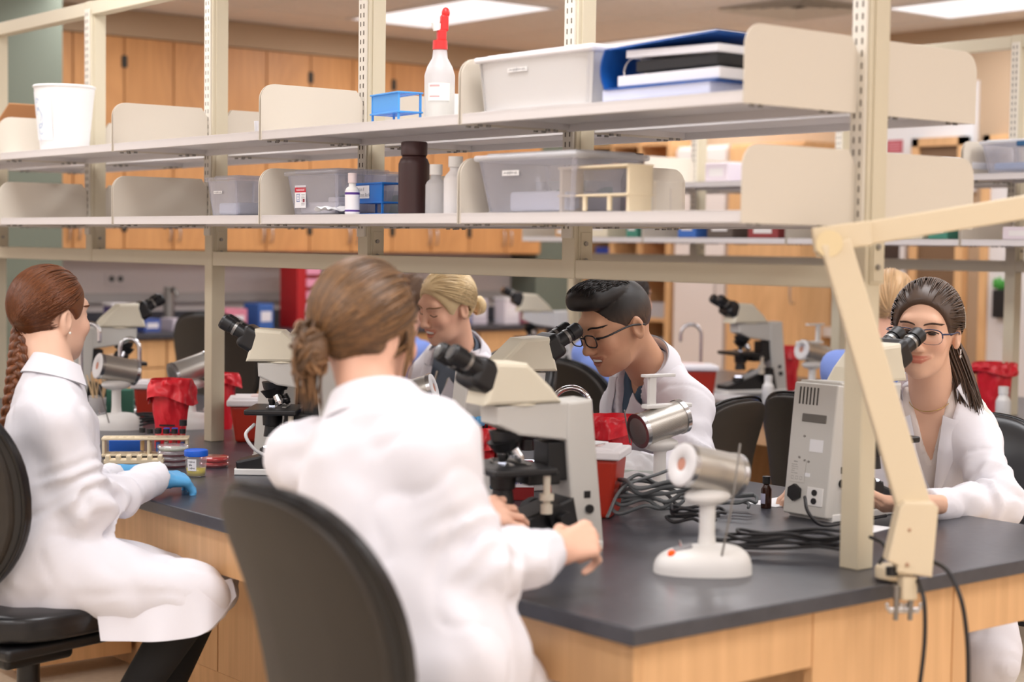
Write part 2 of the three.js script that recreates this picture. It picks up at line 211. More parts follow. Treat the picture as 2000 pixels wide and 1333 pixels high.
  for (const s of [-1, 1]) for (const lv of ['U', 'L']) for (let n = 0; n < nB; n++) {
    const bay = ['bay at the free end', 'second bay from free end', 'middle bay', 'second bay from back wall', 'bay nearest back wall'][n];
    const sh = thing('shelf', (lv == 'U' ? 'upper' : 'lower') + ' white shelf, ' + (ix < 1 ? (s < 0 ? 'side of the braid' : 'side of the glasses wearers') : (s < 0 ? 'aisle side' : 'wall side')) + ', ' + bay + ', ' + (ix < 1 ? 'main island' : 'second island'), 'shelf', [ix + (s < 0 ? -0.0075 : 0.0575), P[lv], -n * BAY - 0.03], 0);
    const brd = new THREE.Mesh(shelfBoard, shelfWhite); brd.name = 'board'; brd.castShadow = brd.receiveShadow = true; sh.add(brd); if (s < 0) brd.position.x = -0.338;
    for (const e of [0, 1]) { const p = new THREE.Mesh(endPanel, panelMat); p.name = 'end_panel'; p.castShadow = p.receiveShadow = true; p.scale.x = s < 0 ? 1 : -1; p.position.set(s < 0 ? -0.34 : 0.34, 0, e ? -BAY + 0.0135 : 0.0035); sh.add(p); for (const q of [0.06, 0.085, 0.27, 0.295]) { const b = new THREE.Mesh(boltGeo, dullSteel); b.name = 'bolt'; b.position.set(s * q, -0.001, e ? -BAY + 0.03 : -0.016); sh.add(b); } }
  }
}
island(0, 'main island bench', 0);
island(3.2, 'second island bench behind the aisle', -0.025);
// ---------- smooth bodies: distance fields meshed by surface nets ----------
const smin = (a, b, k) => { const h = Math.max(k - Math.abs(a - b), 0) / k; return Math.min(a, b) - h * h * k * 0.25; };
const smax = (a, b, k) => -smin(-a, -b, k);
function cone(a, b, r1, r2) { const ax = a.x, ay = a.y, az = a.z, bx_ = b.x - ax, by = b.y - ay, bz = b.z - az, l = bx_ * bx_ + by * by + bz * bz || 1e-9; return (x, y, z) => { const px = x - ax, py = y - ay, pz = z - az; let t = (px * bx_ + py * by + pz * bz) / l; t = t < 0 ? 0 : t > 1 ? 1 : t; const dx = px - bx_ * t, dy = py - by * t, dz = pz - bz * t; return Math.sqrt(dx * dx + dy * dy + dz * dz) - (r1 + (r2 - r1) * t); }; }
function ell(cx, cy_, cz, rx, ry, rz) { return (x, y, z) => { const px = (x - cx) / rx, py = (y - cy_) / ry, pz = (z - cz) / rz; const k0 = Math.sqrt(px * px + py * py + pz * pz); const qx = px / rx, qy = py / ry, qz = pz / rz; const k1 = Math.sqrt(qx * qx + qy * qy + qz * qz) || 1e-9; return k0 < 1e-6 ? -Math.min(rx, ry, rz) : k0 * (k0 - 1) / k1; }; }
function netMesh(f, lo, hi, h) {
  const n = [0, 1, 2].map(k => Math.ceil((hi[k] - lo[k]) / h) + 2), [nx, ny, nz] = n, V = new Float32Array(nx * ny * nz).fill(1), B = 8, R = B * h * 0.87 * 1.7;
  const id = (i, j, k) => (k * ny + j) * nx + i;
  for (let k = 0; k < nz; k += B) for (let j = 0; j < ny; j += B) for (let i = 0; i < nx; i += B) {
    const c = f(lo[0] + (i + B / 2) * h, lo[1] + (j + B / 2) * h, lo[2] + (k + B / 2) * h); const far = Math.abs(c) > R;
    for (let z = k; z < Math.min(k + B, nz); z++) for (let y = j; y < Math.min(j + B, ny); y++) for (let x = i; x < Math.min(i + B, nx); x++) V[id(x, y, z)] = far ? c : f(lo[0] + x * h, lo[1] + y * h, lo[2] + z * h);
  }
  const idx = new Int32Array(nx * ny * nz).fill(-1), P = [], I = [];
  const C = [[0, 0, 0], [1, 0, 0], [0, 1, 0], [1, 1, 0], [0, 0, 1], [1, 0, 1], [0, 1, 1], [1, 1, 1]], E = []; for (let a = 0; a < 8; a++) for (const b of [1, 2, 4]) if (!(a & b)) E.push([a, a | b]);
  for (let k = 0; k < nz - 1; k++) for (let j = 0; j < ny - 1; j++) for (let i = 0; i < nx - 1; i++) {
    const o = id(i, j, k); let m = 0; const v = C.map(c => V[o + c[0] + c[1] * nx + c[2] * nx * ny]); for (let a = 0; a < 8; a++) if (v[a] < 0) m |= 1 << a; if (m === 0 || m === 255) continue;
    let x = 0, y = 0, z = 0, s = 0; for (const [a, b] of E) if ((v[a] < 0) !== (v[b] < 0)) { const t = v[a] / (v[a] - v[b]); x += C[a][0] + (C[b][0] - C[a][0]) * t; y += C[a][1] + (C[b][1] - C[a][1]) * t; z += C[a][2] + (C[b][2] - C[a][2]) * t; s++; }
    idx[o] = P.length / 3; P.push(lo[0] + (i + x / s) * h, lo[1] + (j + y / s) * h, lo[2] + (k + z / s) * h);
  }
  const D = [1, nx, nx * ny];
  for (let k = 1; k < nz - 1; k++) for (let j = 1; j < ny - 1; j++) for (let i = 1; i < nx - 1; i++) { const o = id(i, j, k); for (let a = 0; a < 3; a++) { const s0 = V[o] < 0, s1 = V[o + D[a]] < 0; if (s0 === s1) continue; const b = D[(a + 1) % 3], c = D[(a + 2) % 3], q = [idx[o - b - c], idx[o - c], idx[o], idx[o - b]]; if (q.some(t => t < 0)) continue; s0 ? I.push(q[0], q[1], q[2], q[0], q[2], q[3]) : I.push(q[0], q[2], q[1], q[0], q[3], q[2]); } }
  const g = new THREE.BufferGeometry(); g.setAttribute('position', new THREE.Float32BufferAttribute(P, 3)); g.setIndex(I); g.computeVertexNormals(); return fin(g);
}
const paintV = (g, fn) => { const p = g.attributes.position, c = new Float32Array(p.count * 3); for (let i = 0; i < p.count; i++) { const q = fn(p.getX(i), p.getY(i), p.getZ(i)); c[i * 3] = q[0]; c[i * 3 + 1] = q[1]; c[i * 3 + 2] = q[2]; } g.setAttribute('color', new THREE.BufferAttribute(c, 3)); return g; };
// many thin tapering strands in one geometry: each a list of points, radius and colour
class Strands {
  constructor() { this.P = []; this.I = []; this.C = []; }
  add(pts, r0, r1, c, sides = 4, flat = 1) { const n = pts.length; let ref = V3(0.3, 0.9, 0.2), T = V3(), A = V3(), B = V3(); const base = this.P.length / 3; for (let i = 0; i < n; i++) { T.subVectors(pts[Math.min(i + 1, n - 1)], pts[Math.max(i - 1, 0)]).normalize(); A.crossVectors(T, ref); if (A.lengthSq() < 1e-6) A.set(1, 0, 0); A.normalize(); B.crossVectors(T, A); ref.copy(B).negate(); ref.crossVectors(A, T); const t = i / (n - 1), r = mix(r0, r1, t) * Math.min(1, 0.25 + Math.min(t, 1 - t) * 8); for (let s = 0; s < sides; s++) { const a = s / sides * 2 * PI, x = Math.cos(a) * r, y = Math.sin(a) * r * flat; this.P.push(pts[i].x + A.x * x + B.x * y, pts[i].y + A.y * x + B.y * y, pts[i].z + A.z * x + B.z * y); this.C.push(...c); } } for (let i = 0; i < n - 1; i++) for (let s = 0; s < sides; s++) { const a = base + i * sides + s, b = base + i * sides + (s + 1) % sides; this.I.push(a, b, b + sides, a, b + sides, a + sides); } }
  geo() { const g = new THREE.BufferGeometry(); g.setAttribute('position', new THREE.Float32BufferAttribute(this.P, 3)); g.setAttribute('color', new THREE.Float32BufferAttribute(this.C, 3)); g.setIndex(this.I); g.computeVertexNormals(); return fin(g); }
}
const cv = (pts, n) => new THREE.CatmullRomCurve3(pts.map(vv), false, 'centripetal').getPoints(n);
// ---- head, in its own frame: origin between the ears, y up, z out of the face, x to the person's left ----
function headField(o) {
  const s = o.smile || 0, j = o.jaw || 1, op = o.open || 0, prims = [];
  const add = (f, k) => prims.push([f, k]);
  add(ell(0, 0.036, -0.010, 0.073, 0.088, 0.095), 0); add(ell(0, -0.018, 0.034, 0.060 * j, 0.084, 0.058), 0.03); add(ell(0, -0.064 - op * 0.006, 0.042, 0.047 * j, 0.038, 0.047), 0.03);
  add(ell(0, -0.089 - op * 0.008, 0.073, 0.019 * j, 0.016, 0.016), 0.022); add(cone(V3(-0.032, 0.036, 0.079), V3(0.032, 0.036, 0.079), 0.013, 0.013), 0.02);
  for (const x of [-1, 1]) { add(ell(x * (0.037 + s * 0.003), -0.024 + s * 0.006, 0.068 + s * 0.003, 0.022, 0.02 + s * 0.002, 0.019), 0.022); }
  const nose = [[cone(V3(0, 0.024, 0.088), V3(0, -0.022, 0.110), 0.008, 0.0105), 0.012], [ell(0, -0.027, 0.112, 0.0115, 0.010, 0.0115), 0.008], [ell(0.0115, -0.031, 0.102, 0.008, 0.0075, 0.0095), 0.007], [ell(-0.0115, -0.031, 0.102, 0.008, 0.0075, 0.0095), 0.007]];
  const base0 = (x, y, z) => { let d = prims[0][0](x, y, z); for (let i = 1; i < prims.length; i++) d = smin(d, prims[i][0](x, y, z), prims[i][1]); return d; };
  const my = -0.057 + s * 0.001, cxm = 0.023 + s * 0.009, cym = my + s * 0.009, czm = frontZ(base0, cxm, cym) - 0.0012, zl = frontZ(base0, 0.008, my) + 0.0005;
  const lipU = [cone(V3(-cxm, cym, czm), V3(-0.008, my + 0.004, zl), 0.0026, 0.0036), cone(V3(-0.008, my + 0.004, zl), V3(0.008, my + 0.004, zl), 0.0036, 0.0036), cone(V3(0.008, my + 0.004, zl), V3(cxm, cym, czm), 0.0036, 0.0026)];
  const ld = my - 0.005 - op * 0.011, lipL = [cone(V3(-cxm, cym - 0.001, czm), V3(-0.008, ld, zl - 0.001), 0.0026, 0.0044), cone(V3(-0.008, ld, zl - 0.001), V3(0.008, ld, zl - 0.001), 0.0044, 0.0044), cone(V3(0.008, ld, zl - 0.001), V3(cxm, cym - 0.001, czm), 0.0044, 0.0026)];
  const sock = [ell(0.031, 0.012, 0.102, 0.019, 0.013, 0.017), ell(-0.031, 0.012, 0.102, 0.019, 0.013, 0.017)], lids = [ell(0.031, 0.010, 0.0765, 0.0145, 0.012, 0.0125), ell(-0.031, 0.010, 0.0765, 0.0145, 0.012, 0.0125)];
  const gap = op > 0 ? ell(0, (my + 0.004 + ld) / 2, 0.098, cxm * 0.85, Math.max(0.004, (my - ld) * 0.42), 0.016) : null;
  const ears = [1, -1].map(x => [ell(x * 0.0765, -0.004, -0.012, 0.010, 0.031, 0.018), ell(x * 0.084, -0.001, -0.007, 0.006, 0.019, 0.010)]);
  const nb = o.neck, neck = nb ? [cone(V3(0, -0.035, -0.022), nb, o.neckR || 0.052, (o.neckR || 0.052) * 1.1), 0.03] : null;
  const lipD = (x, y, z) => Math.min(lipU[0](x, y, z), lipU[1](x, y, z), lipU[2](x, y, z), lipL[0](x, y, z), lipL[1](x, y, z), lipL[2](x, y, z));
  const f = (x, y, z) => {
    let d = prims[0][0](x, y, z); for (let i = 1; i < prims.length; i++) d = smin(d, prims[i][0](x, y, z), prims[i][1]);
    d = smax(d, -sock[0](x, y, z), 0.012); d = smax(d, -sock[1](x, y, z), 0.012); d = smin(d, lids[0](x, y, z), 0.004); d = smin(d, lids[1](x, y, z), 0.004);
    for (const [g, k] of nose) d = smin(d, g(x, y, z), k);
    d = smin(d, smin(Math.min(lipU[0](x, y, z), lipU[1](x, y, z), lipU[2](x, y, z)), 1, 0.001), 0.006); d = smin(d, Math.min(lipL[0](x, y, z), lipL[1](x, y, z), lipL[2](x, y, z)), 0.006);
    if (gap) d = smax(d, -gap(x, y, z), 0.003);
    for (const [e, c] of ears) d = smin(d, smax(e(x, y, z), -c(x, y, z), 0.004), 0.006);
    if (neck) d = smin(d, neck[0](x, y, z), neck[1]);
    return d;
  };
  f.lip = lipD; f.my = my; f.ld = ld; f.cxm = cxm; f.cym = cym; f.czm = czm; return f;
}
const frontZ = (f, x, y) => { let z = 0.15; for (let i = 0; i < 60; i++) { const d = f(x, y, z); if (d < 0.0004) break; z -= d * 0.8; } return z; };
// skull shell on which hair lies
const HC = V3(0, 0.036, -0.010), HR = V3(0.073, 0.088, 0.095);
const shell = (dir, off) => { const d = dir.clone().normalize(), rx = HR.x + off, ry = HR.y + off, rz = HR.z + off; return HC.clone().addScaledVector(d, 1 / Math.hypot(d.x / rx, d.y / ry, d.z / rz)); };
const slerp = (a, b, t) => { const th = Math.acos(clamp(a.dot(b), -1, 1)); if (th < 1e-3) return a.clone(); return a.clone().multiplyScalar(Math.sin((1 - t) * th) / Math.sin(th)).addScaledVector(b, Math.sin(t * th) / Math.sin(th)); };
// cap of hair: shell minus the face, cut at the nape
function hairCap(o) { const e = ell(HC.x, HC.y, HC.z, HR.x + o.off, HR.y + o.off, HR.z + o.off), face = ell(0, o.fy ?? -0.03, o.fz ?? 0.115, o.fw ?? 0.105, o.fh ?? 0.125, o.fd ?? 0.095); return (x, y, z) => { let d = e(x, y, z); if (o.extra) d = smin(d, o.extra(x, y, z), 0.02); d = smax(d, -face(x, y, z), 0.012); d = smax(d, (o.nape ?? -0.05) - y + (z + 0.1) * (o.slope ?? 0.25), 0.012); for (const s of [-1, 1]) d = smax(d, -(Math.hypot((x - s * 0.08) * 0.7, y - (o.ey ?? -0.012), z + 0.012) - (o.er ?? 0.036)), 0.008); return d; }; }
// combed strands from points all round the hairline to one gathering point
function combed(S, o) {
  const tgt = o.to.clone().sub(HC).normalize();
  for (let i = 0; i < o.n; i++) {
    const c = o.cols[Math.floor(rnd() * o.cols.length)]; let dir = null;
    for (let q = 0; q < 30 && !dir; q++) { const d = V3(rr(-1, 1), rr(-0.7, 1), rr(-0.6, 1)).normalize(); const p = shell(d, o.off); if (o.inside(p)) dir = d; }
    if (!dir) continue; const pts = [], K = o.k || 14, w = rr(-0.05, 0.05), len = rr(0.5, 1);
    const t0 = o.full ? 0 : rr(0, 0.4);
    for (let k = 0; k <= K; k++) { const t = mix(t0, 1, k / K), d = slerp(dir, tgt, t); d.x += w * Math.sin(t * PI); const p = shell(d, o.off + rr(0, 0.0012) + (o.lift || 0) * Math.sin(t * PI)); if (t < 0.6 && !o.inside(shell(d, o.off))) { pts.length = 0; continue; } pts.push(p); }
    if (pts.length > 3) S.add(pts, o.r || 0.0016, o.r || 0.0016, c, 3);
  }
}
// ---- hand: wrist, direction of the fingers, direction of the back of the hand ----
function handGeo(side, wrist, dir, back, o = {}) {
  const z = dir.clone().normalize(), y = back.clone().addScaledVector(z, -back.dot(z)).normalize(), x = y.clone().cross(z), sx = side === 'R' ? 1 : -1, pr = [];
  const r0 = o.fat || 1, bxs = [0.029, 0.010, -0.009, -0.027], kz = [0.083, 0.088, 0.083, 0.074], fl = [0.92, 1, 0.94, 0.76], curl = o.curl || [0.5, 0.6, 0.7, 0.8], bend = o.bend || 0;
  for (let i = 0; i < 4; i++) { pr.push([cone(V3(bxs[i] * 0.55 * sx, 0, 0.005), V3(bxs[i] * sx, 0.002, kz[i]), 0.0145 * r0, 0.0115 * r0), 0.014]); }
  pr.push([cone(V3(0.012 * sx, -0.008, 0.02), V3(0.02 * sx, -0.008, 0.05), 0.014, 0.012), 0.014]); pr.push([cone(V3(0, 0, -0.06), V3(0, 0, 0.01), 0.024, 0.024), 0.02]);
  for (let i = 0; i < 4; i++) { let p = V3(bxs[i] * sx, 0.002, kz[i]), a = bend; const cu = curl[i]; [0.044, 0.027, 0.021].forEach((L, k) => { a += cu * [0.9, 1.05, 0.7][k]; const q = p.clone().add(V3(bxs[i] * sx * (o.spread ?? 1.2) * 0.25 * L / 0.04, -Math.sin(a) * L * fl[i], Math.cos(a) * L * fl[i])); pr.push([cone(p, q, (0.0092 - k * 0.0008) * r0, (0.0086 - k * 0.0009) * r0), k ? 0.003 : 0.008]); p = q; }); }
  const th = o.thumb || [[0.03, -0.012, 0.02], [0.05, -0.02, 0.048], [0.054, -0.026, 0.078]]; let tp = V3(0.016 * sx, -0.006, 0.012); th.forEach((t, k) => { const q = V3(t[0] * sx, t[1], t[2]); pr.push([cone(tp, q, [0.0145, 0.0115, 0.0095][k] * r0, [0.0115, 0.0095, 0.008][k] * r0), 0.008]); tp = q; });
  const f = (px, py, pz) => { let d = pr[0][0](px, py, pz); for (let i = 1; i < pr.length; i++) d = smin(d, pr[i][0](px, py, pz), pr[i][1]); return d; };
  const g = netMesh(f, [-0.09, -0.11, -0.075], [0.09, 0.05, 0.2], o.cell || 0.0033); _m.makeBasis(x, y, z).setPosition(wrist); return g.applyMatrix4(_m);
}
// ---- torso: a stack of ellipses along the spine ----
const STACK = [[-0.32, 0.145, 0.115, 0.0], [-0.1, 0.175, 0.135, 0.0], [0.08, 0.172, 0.13, 0.0], [0.32, 0.148, 0.112, 0.0], [0.58, 0.162, 0.118, 0.012], [0.76, 0.172, 0.108, 0.004], [0.88, 0.142, 0.085, -0.008], [0.97, 0.085, 0.065, -0.012], [1.06, 0.056, 0.056, -0.008], [1.3, 0.05, 0.05, 0]];
function torsoFrame(J, fwd) { const o = J.pel, up = J.neck.clone().sub(o), L = up.length(); up.normalize(); const z = fwd.clone().addScaledVector(up, -fwd.dot(up)).normalize(), x = up.clone().cross(z); const ch = J.chest ? J.chest.clone().sub(o) : up.clone().multiplyScalar(L * 0.6), tc = ch.dot(up) / L, bz = ch.dot(z) / (tc * (1 - tc)), bx2 = ch.dot(x) / (tc * (1 - tc)); return { o, up, x, z, L, bz, bx2 }; }
function stackAt(t, k) { let i = 0; while (i < STACK.length - 2 && STACK[i + 1][0] < t) i++; const a = STACK[i], b = STACK[i + 1], u = clamp((t - a[0]) / (b[0] - a[0]), 0, 1); return mix(a[k], b[k], u * u * (3 - 2 * u) * 0.5 + u * 0.5); }
function torsoField(T, off, sc = 1, tmin = -0.32, tmax = 1.25) { return (x, y, z) => { const dx = x - T.o.x, dy = y - T.o.y, dz = z - T.o.z; const ly = dx * T.up.x + dy * T.up.y + dz * T.up.z, t = ly / T.L, tc = clamp(t, -0.3, 1.2); const q = tc > 0 && tc < 1 ? tc * (1 - tc) : 0; const lx = dx * T.x.x + dy * T.x.y + dz * T.x.z - T.bx2 * q, lz = dx * T.z.x + dy * T.z.y + dz * T.z.z - T.bz * q; const w = stackAt(tc, 1) * sc + off, d = stackAt(tc, 2) * sc + off, c = stackAt(tc, 3); const e = Math.hypot(lx / w, (lz - c) / d); const dd = (e - 1) * Math.min(w, d); return Math.max(dd, (t - tmax) * T.L, (tmin - t) * T.L); }; }
// point on the front (s = 1) or back (s = -1) of the torso at local x, relative height t
function onTorso(T, lx, t, off, s = 1, sc = 1) { const w = stackAt(t, 1) * sc + off, d = stackAt(t, 2) * sc + off, q = t > 0 && t < 1 ? t * (1 - t) : 0, k = Math.sqrt(Math.max(0.02, 1 - (lx / w) ** 2)); return T.o.clone().addScaledVector(T.up, t * T.L).addScaledVector(T.x, lx + T.bx2 * q).addScaledVector(T.z, stackAt(t, 3) + s * d * k + T.bz * q); }
const coatTex = data(128, (u, v) => { const k = 128 + (Math.sin(u * 402) + Math.sin(v * 402)) * 30 + tn(u, v, 12, 12, 4) * 30; return [k, k, k]; }, false);
const coatMat = new THREE.MeshPhysicalMaterial({ color: col(236, 235, 242), roughness: 0.85, side: THREE.DoubleSide });
const gownBlue = mat(128, 152, 222, 0.85), gloveBlue = mat(92, 172, 226, 0.42), legging = mat(24, 24, 26, 0.85);
function sideGeo(geos, base) { for (const g of geos) g.translate(-base.x, -base.y, -base.z); return geos; }
function person(o) {
  const J = o.J, T = torsoFrame(J, o.fwd), base = V3(J.pel.x, 0, J.pel.z), P = thing('person', o.label, 'person', base);
  const place = (name, geos, m, label, parent) => obj(name, sideGeo((Array.isArray(geos) ? geos : [geos]).map(fin), base), m, parent || P, label);
  // head frame
  const hz = o.look.clone().normalize(), hy0 = (o.headUp || V3(0, 1, 0)), hy = hy0.clone().addScaledVector(hz, -hy0.dot(hz)).normalize(), hx = hy.clone().cross(hz), HM = new THREE.Matrix4().makeBasis(hx, hy, hz).setPosition(J.head), HI = HM.clone().invert();
  const hs = o.headScale || 1; HM.scale(V3(hs, hs, hs)); HI.copy(HM).invert();
  const nk = J.neck.clone().addScaledVector(T.up, -0.03).applyMatrix4(HI);
  const F = headField({ ...o.face, neck: nk }), skin = new THREE.MeshPhysicalMaterial({ color: o.skin, roughness: 0.55, vertexColors: true });
  const lo = [Math.min(-0.1, nk.x - 0.075), Math.min(-0.16, nk.y - 0.07), Math.min(-0.125, nk.z - 0.075)], hi = [Math.max(0.1, nk.x + 0.075), 0.14, Math.max(0.135, nk.z + 0.075)];
  const lipc = o.lip || [0.80, 0.48, 0.46], hg = netMesh(F, lo, hi, o.cell || 0.0034);
  paintV(hg, (x, y, z) => { const l = z > 0.06 ? sstep(0.0022, 0.0006, F.lip(x, y, z)) : 0, b = o.shade ? o.shade(x, y, z) : null; const k = tn(0.5 + x * 3, 0.5 + y * 3, 9, 9, 3) * 0.05; const blush = 1 - 0.10 * Math.exp(-(((Math.abs(x) - 0.045) / 0.02) ** 2 + ((y + 0.02) / 0.022) ** 2)) * (z > 0.02 ? 1 : 0); let c = [mix(1, lipc[0], l) + k, mix(blush, lipc[1], l) + k, mix(blush, lipc[2], l) + k]; if (b) c = [mix(c[0], b[0], b[3]), mix(c[1], b[1], b[3]), mix(c[2], b[2], b[3])]; return c; });
  hg.applyMatrix4(HM); const bodyG = [hg];
  // body under the clothes, in one grid
  const bp = [[torsoField(T, -0.014, o.girth || 1, -0.32, 0.985), 0]]; const addB = (a, b, r1, r2, k = 0.03) => { if (a && b) bp.push([cone(a, b, r1, r2), k]); };
  for (const s of ['R', 'L']) { addB(J.neck.clone().addScaledVector(T.up, -0.06), J['sh' + s], 0.034, 0.038); addB(J['sh' + s], J['el' + s], 0.042, 0.034); addB(J['el' + s], J['wr' + s], 0.033, 0.024); addB(J.pel, J['hip' + s], 0.08, 0.07); addB(J['hip' + s], J['knee' + s], 0.068, 0.05); addB(J['knee' + s], J['an' + s], 0.047, 0.034); }
  const bf = (x, y, z) => { let d = bp[0][0](x, y, z); for (let i = 1; i < bp.length; i++) d = smin(d, bp[i][0](x, y, z), bp[i][1]); return d; };
  const all = Object.values(J), bounds = m => [['x', 'y', 'z'].map(k => Math.min(...all.map(p => p[k])) - m), ['x', 'y', 'z'].map(k => Math.max(...all.map(p => p[k])) + m)];
  const [bl, bh] = bounds(0.22); bodyG.push(netMesh(bf, bl, bh, 0.016));
  for (const h of o.hands || []) if (!h.glove) bodyG.push(handGeo(h.side, J['wr' + h.side], h.dir, h.back, h));
  place('body', bodyG, skin);
  for (const h of o.hands || []) if (h.glove) place('glove', [handGeo(h.side, J['wr' + h.side], h.dir, h.back, { ...h, fat: 1.08 })], h.glove);
  // coat
  const cp = [[torsoField(T, 0.006, (o.girth || 1) * 1.02, o.coatLow ?? -0.3, o.coatTop ?? 1.0), 0]]; const w0 = o.wr || 1;
  const sleeve = (s) => { const a = J['sh' + s], b = J['el' + s], c = J['wr' + s]; if (!a || !b) return; cp.push([cone(J.neck.clone().addScaledVector(T.up, -0.045), a, 0.05, 0.054), 0.05]); const n1 = cone(a, b, 0.062, 0.058), e = c ? b.clone().lerp(c, o.cuff ?? 0.93) : null, n2 = e ? cone(b, e, 0.058, 0.043) : null, ab = b.clone().sub(a), L1 = ab.length(), bc = c ? c.clone().sub(b) : V3(0, 0, 1), L2 = bc.length(); ab.normalize(); bc.normalize(); const ce = e ? e.clone().addScaledVector(bc, -0.01) : null;
    cp.push([(x, y, z) => { let d = n1(x, y, z); const t1 = ((x - a.x) * ab.x + (y - a.y) * ab.y + (z - a.z) * ab.z) / L1; if (d < 0.05) d += 0.0045 * w0 * Math.sin(t1 * 26 + NZ(x * 9, y * 9, z * 9) * 5) * sstep(0.25, 0.8, t1) * sstep(1.25, 1, t1); return d; }, 0.045]);
    if (e) cp.push([(x, y, z) => { let d = n2(x, y, z); const t2 = ((x - b.x) * bc.x + (y - b.y) * bc.y + (z - b.z) * bc.z); if (d < 0.05) d += 0.0052 * w0 * Math.sin(t2 / L2 * 24 + NZ(x * 10, y * 10, z * 10) * 6) * sstep(1, 0.1, t2 / L2); return smax(d, t2 - L2 * (o.cuff ?? 0.93), 0.004); }, 0.03]); };
  if (!o.noCoat) {
    sleeve('R'); sleeve('L');
    for (const s of ['R', 'L']) if (J['hip' + s] && J['knee' + s]) cp.push([cone(J['hip' + s], J['hip' + s].clone().lerp(J['knee' + s], o.skirt ?? 1), 0.1, o.kneeR || 0.088), 0.06]);
    const Vn = o.vneck, fold = o.fold || 0.006;
    const cf = (x, y, z) => { let d = cp[0][0](x, y, z); for (let i = 1; i < cp.length; i++) d = smin(d, cp[i][0](x, y, z), cp[i][1]); if (Math.abs(d) < 0.06) { const n = NZ(x * 5 + 3, y * 3.2, z * 5) * fold * 1.4 + NZ(x * 13, y * 9 + x * 6, z * 13) * fold * 0.8; d -= n; const rg = 1 - Math.abs(NZ(x * 7 + y * 4, y * 6, z * 7 - y * 3)); d += fold * 0.5 * (rg > 0.85 ? (rg - 0.85) * 5 : 0); } if (Vn) { const dx = x - T.o.x, dy = y - T.o.y, dz = z - T.o.z, lx = dx * T.x.x + dy * T.x.y + dz * T.x.z - (Vn.x || 0), t = (dx * T.up.x + dy * T.up.y + dz * T.up.z) / T.L, lz = dx * T.z.x + dy * T.z.y + dz * T.z.z; const cut = Math.max((Math.abs(lx) - (t - Vn.t) * Vn.k), -lz); d = smax(d, -cut, 0.004); } return d; };
    const [cl, chh] = bounds(0.16); place('lab_coat', [netMesh(cf, cl, chh, o.coatCell || 0.0085)], o.coat || coatMat, o.coatLabel);
  }
  if (o.shirt) { const sf = torsoField(T, -0.004, (o.girth || 1) * 1.01, 0.3, 1.0); const [a, b] = bounds(0.12); place('shirt', [netMesh((x, y, z) => { let d = sf(x, y, z); if (o.shirt.k) { const dx = x - T.o.x, dy = y - T.o.y, dz = z - T.o.z, lx = dx * T.x.x + dy * T.x.y + dz * T.x.z, t = (dx * T.up.x + dy * T.up.y + dz * T.up.z) / T.L, lz = dx * T.z.x + dy * T.z.y + dz * T.z.z; d = smax(d, -Math.max(Math.abs(lx) - (t - o.shirt.t) * o.shirt.k, -lz), 0.004); } return d; }, a, b, 0.009)], o.shirt.mat, o.shirt.label); }
  // collar: a folded band round the neck, and lapels lying on the chest
  if (o.collar) { const c = o.collar, cm = o.coat || coatMat; const ctr = J.neck.clone().addScaledVector(T.up, c.up ?? -0.015); place('collar', [sheet((u, v) => { const a = (u - 0.5) * 2 * c.open * D2 + PI, r = mix(c.r ?? 0.078, (c.r ?? 0.078) + 0.03, Math.max(0, v - 0.25) / 0.75), yy = v < 0.25 ? mix(-0.012, 0.034, v / 0.25) : mix(0.034, -0.022, (v - 0.25) / 0.75); const fr = -Math.cos(a), drop = (1 - Math.cos(a - PI)) * 0.012; return ctr.clone().addScaledVector(T.x, Math.sin(a) * r * 1.12).addScaledVector(T.z, Math.cos(a) * r * 0.95 + 0.004 - (c.back || 0)).addScaledVector(T.up, yy - drop * 1.4 + (c.flare || 0)); }, 40, 10, 0.004)], cm); }
  for (const L of o.lapels || []) place('lapel', [sheet((u, v) => { const a = [mix(L.a[0], L.b[0], v), mix(L.a[1], L.b[1], v)], b = [mix(L.c[0], L.d[0], v), mix(L.c[1], L.d[1], v)]; return onTorso(T, mix(a[0], b[0], u), mix(a[1], b[1], u), 0.02 + 0.006 * Math.sin(u * PI), 1, (o.girth || 1) * 1.02); }, 8, 16, 0.005)], o.coat || coatMat);
  for (const K of o.pockets || []) place('pocket', [sheet((u, v) => onTorso(T, mix(K[0], K[1], u), mix(K[2], K[3], v), 0.0165, 1, (o.girth || 1) * 1.02), 8, 8, 0.004)], o.coat || coatMat);
  // face details
  const dark = o.browMat || mat(60, 42, 30, 0.8), hh = g => g.applyMatrix4(HM);
  if (!o.noFace) {
    for (const s of [-1, 1]) {
      const br = new Strands(); for (let i = 0; i < 22; i++) { const u = i / 21, x = s * mix(0.014, 0.05, u), y = 0.030 + 0.007 * Math.sin(u * 2.4) - u * 0.004 + (o.browUp || 0), z = frontZ(F, x, y); br.add([V3(x - s * 0.004, y - 0.002, z), V3(x, y + 0.001, z + 0.0008), V3(x + s * 0.006, y + 0.0015, frontZ(F, x + s * 0.006, y + 0.0015))], (o.browR || 0.003), 0.001, [1, 1, 1], 4); } place('eyebrow', [hh(br.geo())], dark);
      const lp = []; for (let i = 0; i <= 10; i++) { const u = i / 10, x = s * mix(0.017, 0.046, u), y = 0.006 + (o.lashY || 0) - 0.0045 * Math.sin(u * PI) * (o.lashDir ?? 1), z = frontZ(F, x, y) + 0.0005; lp.push(V3(x, y, z)); } place('eyelashes', [hh(tb(lp, o.lashR || 0.0013, 24, 5))], mat(26, 20, 18, 0.7));
      if (o.eyes) { const ex_ = s * 0.031, ey = 0.0085; place('eye', [hh(sp(0.0105, 0.0038, 0.004, ex_, ey, frontZ(F, ex_, ey) - 0.002, 16, 10))], mat(48, 34, 28, 0.15)); }
    }
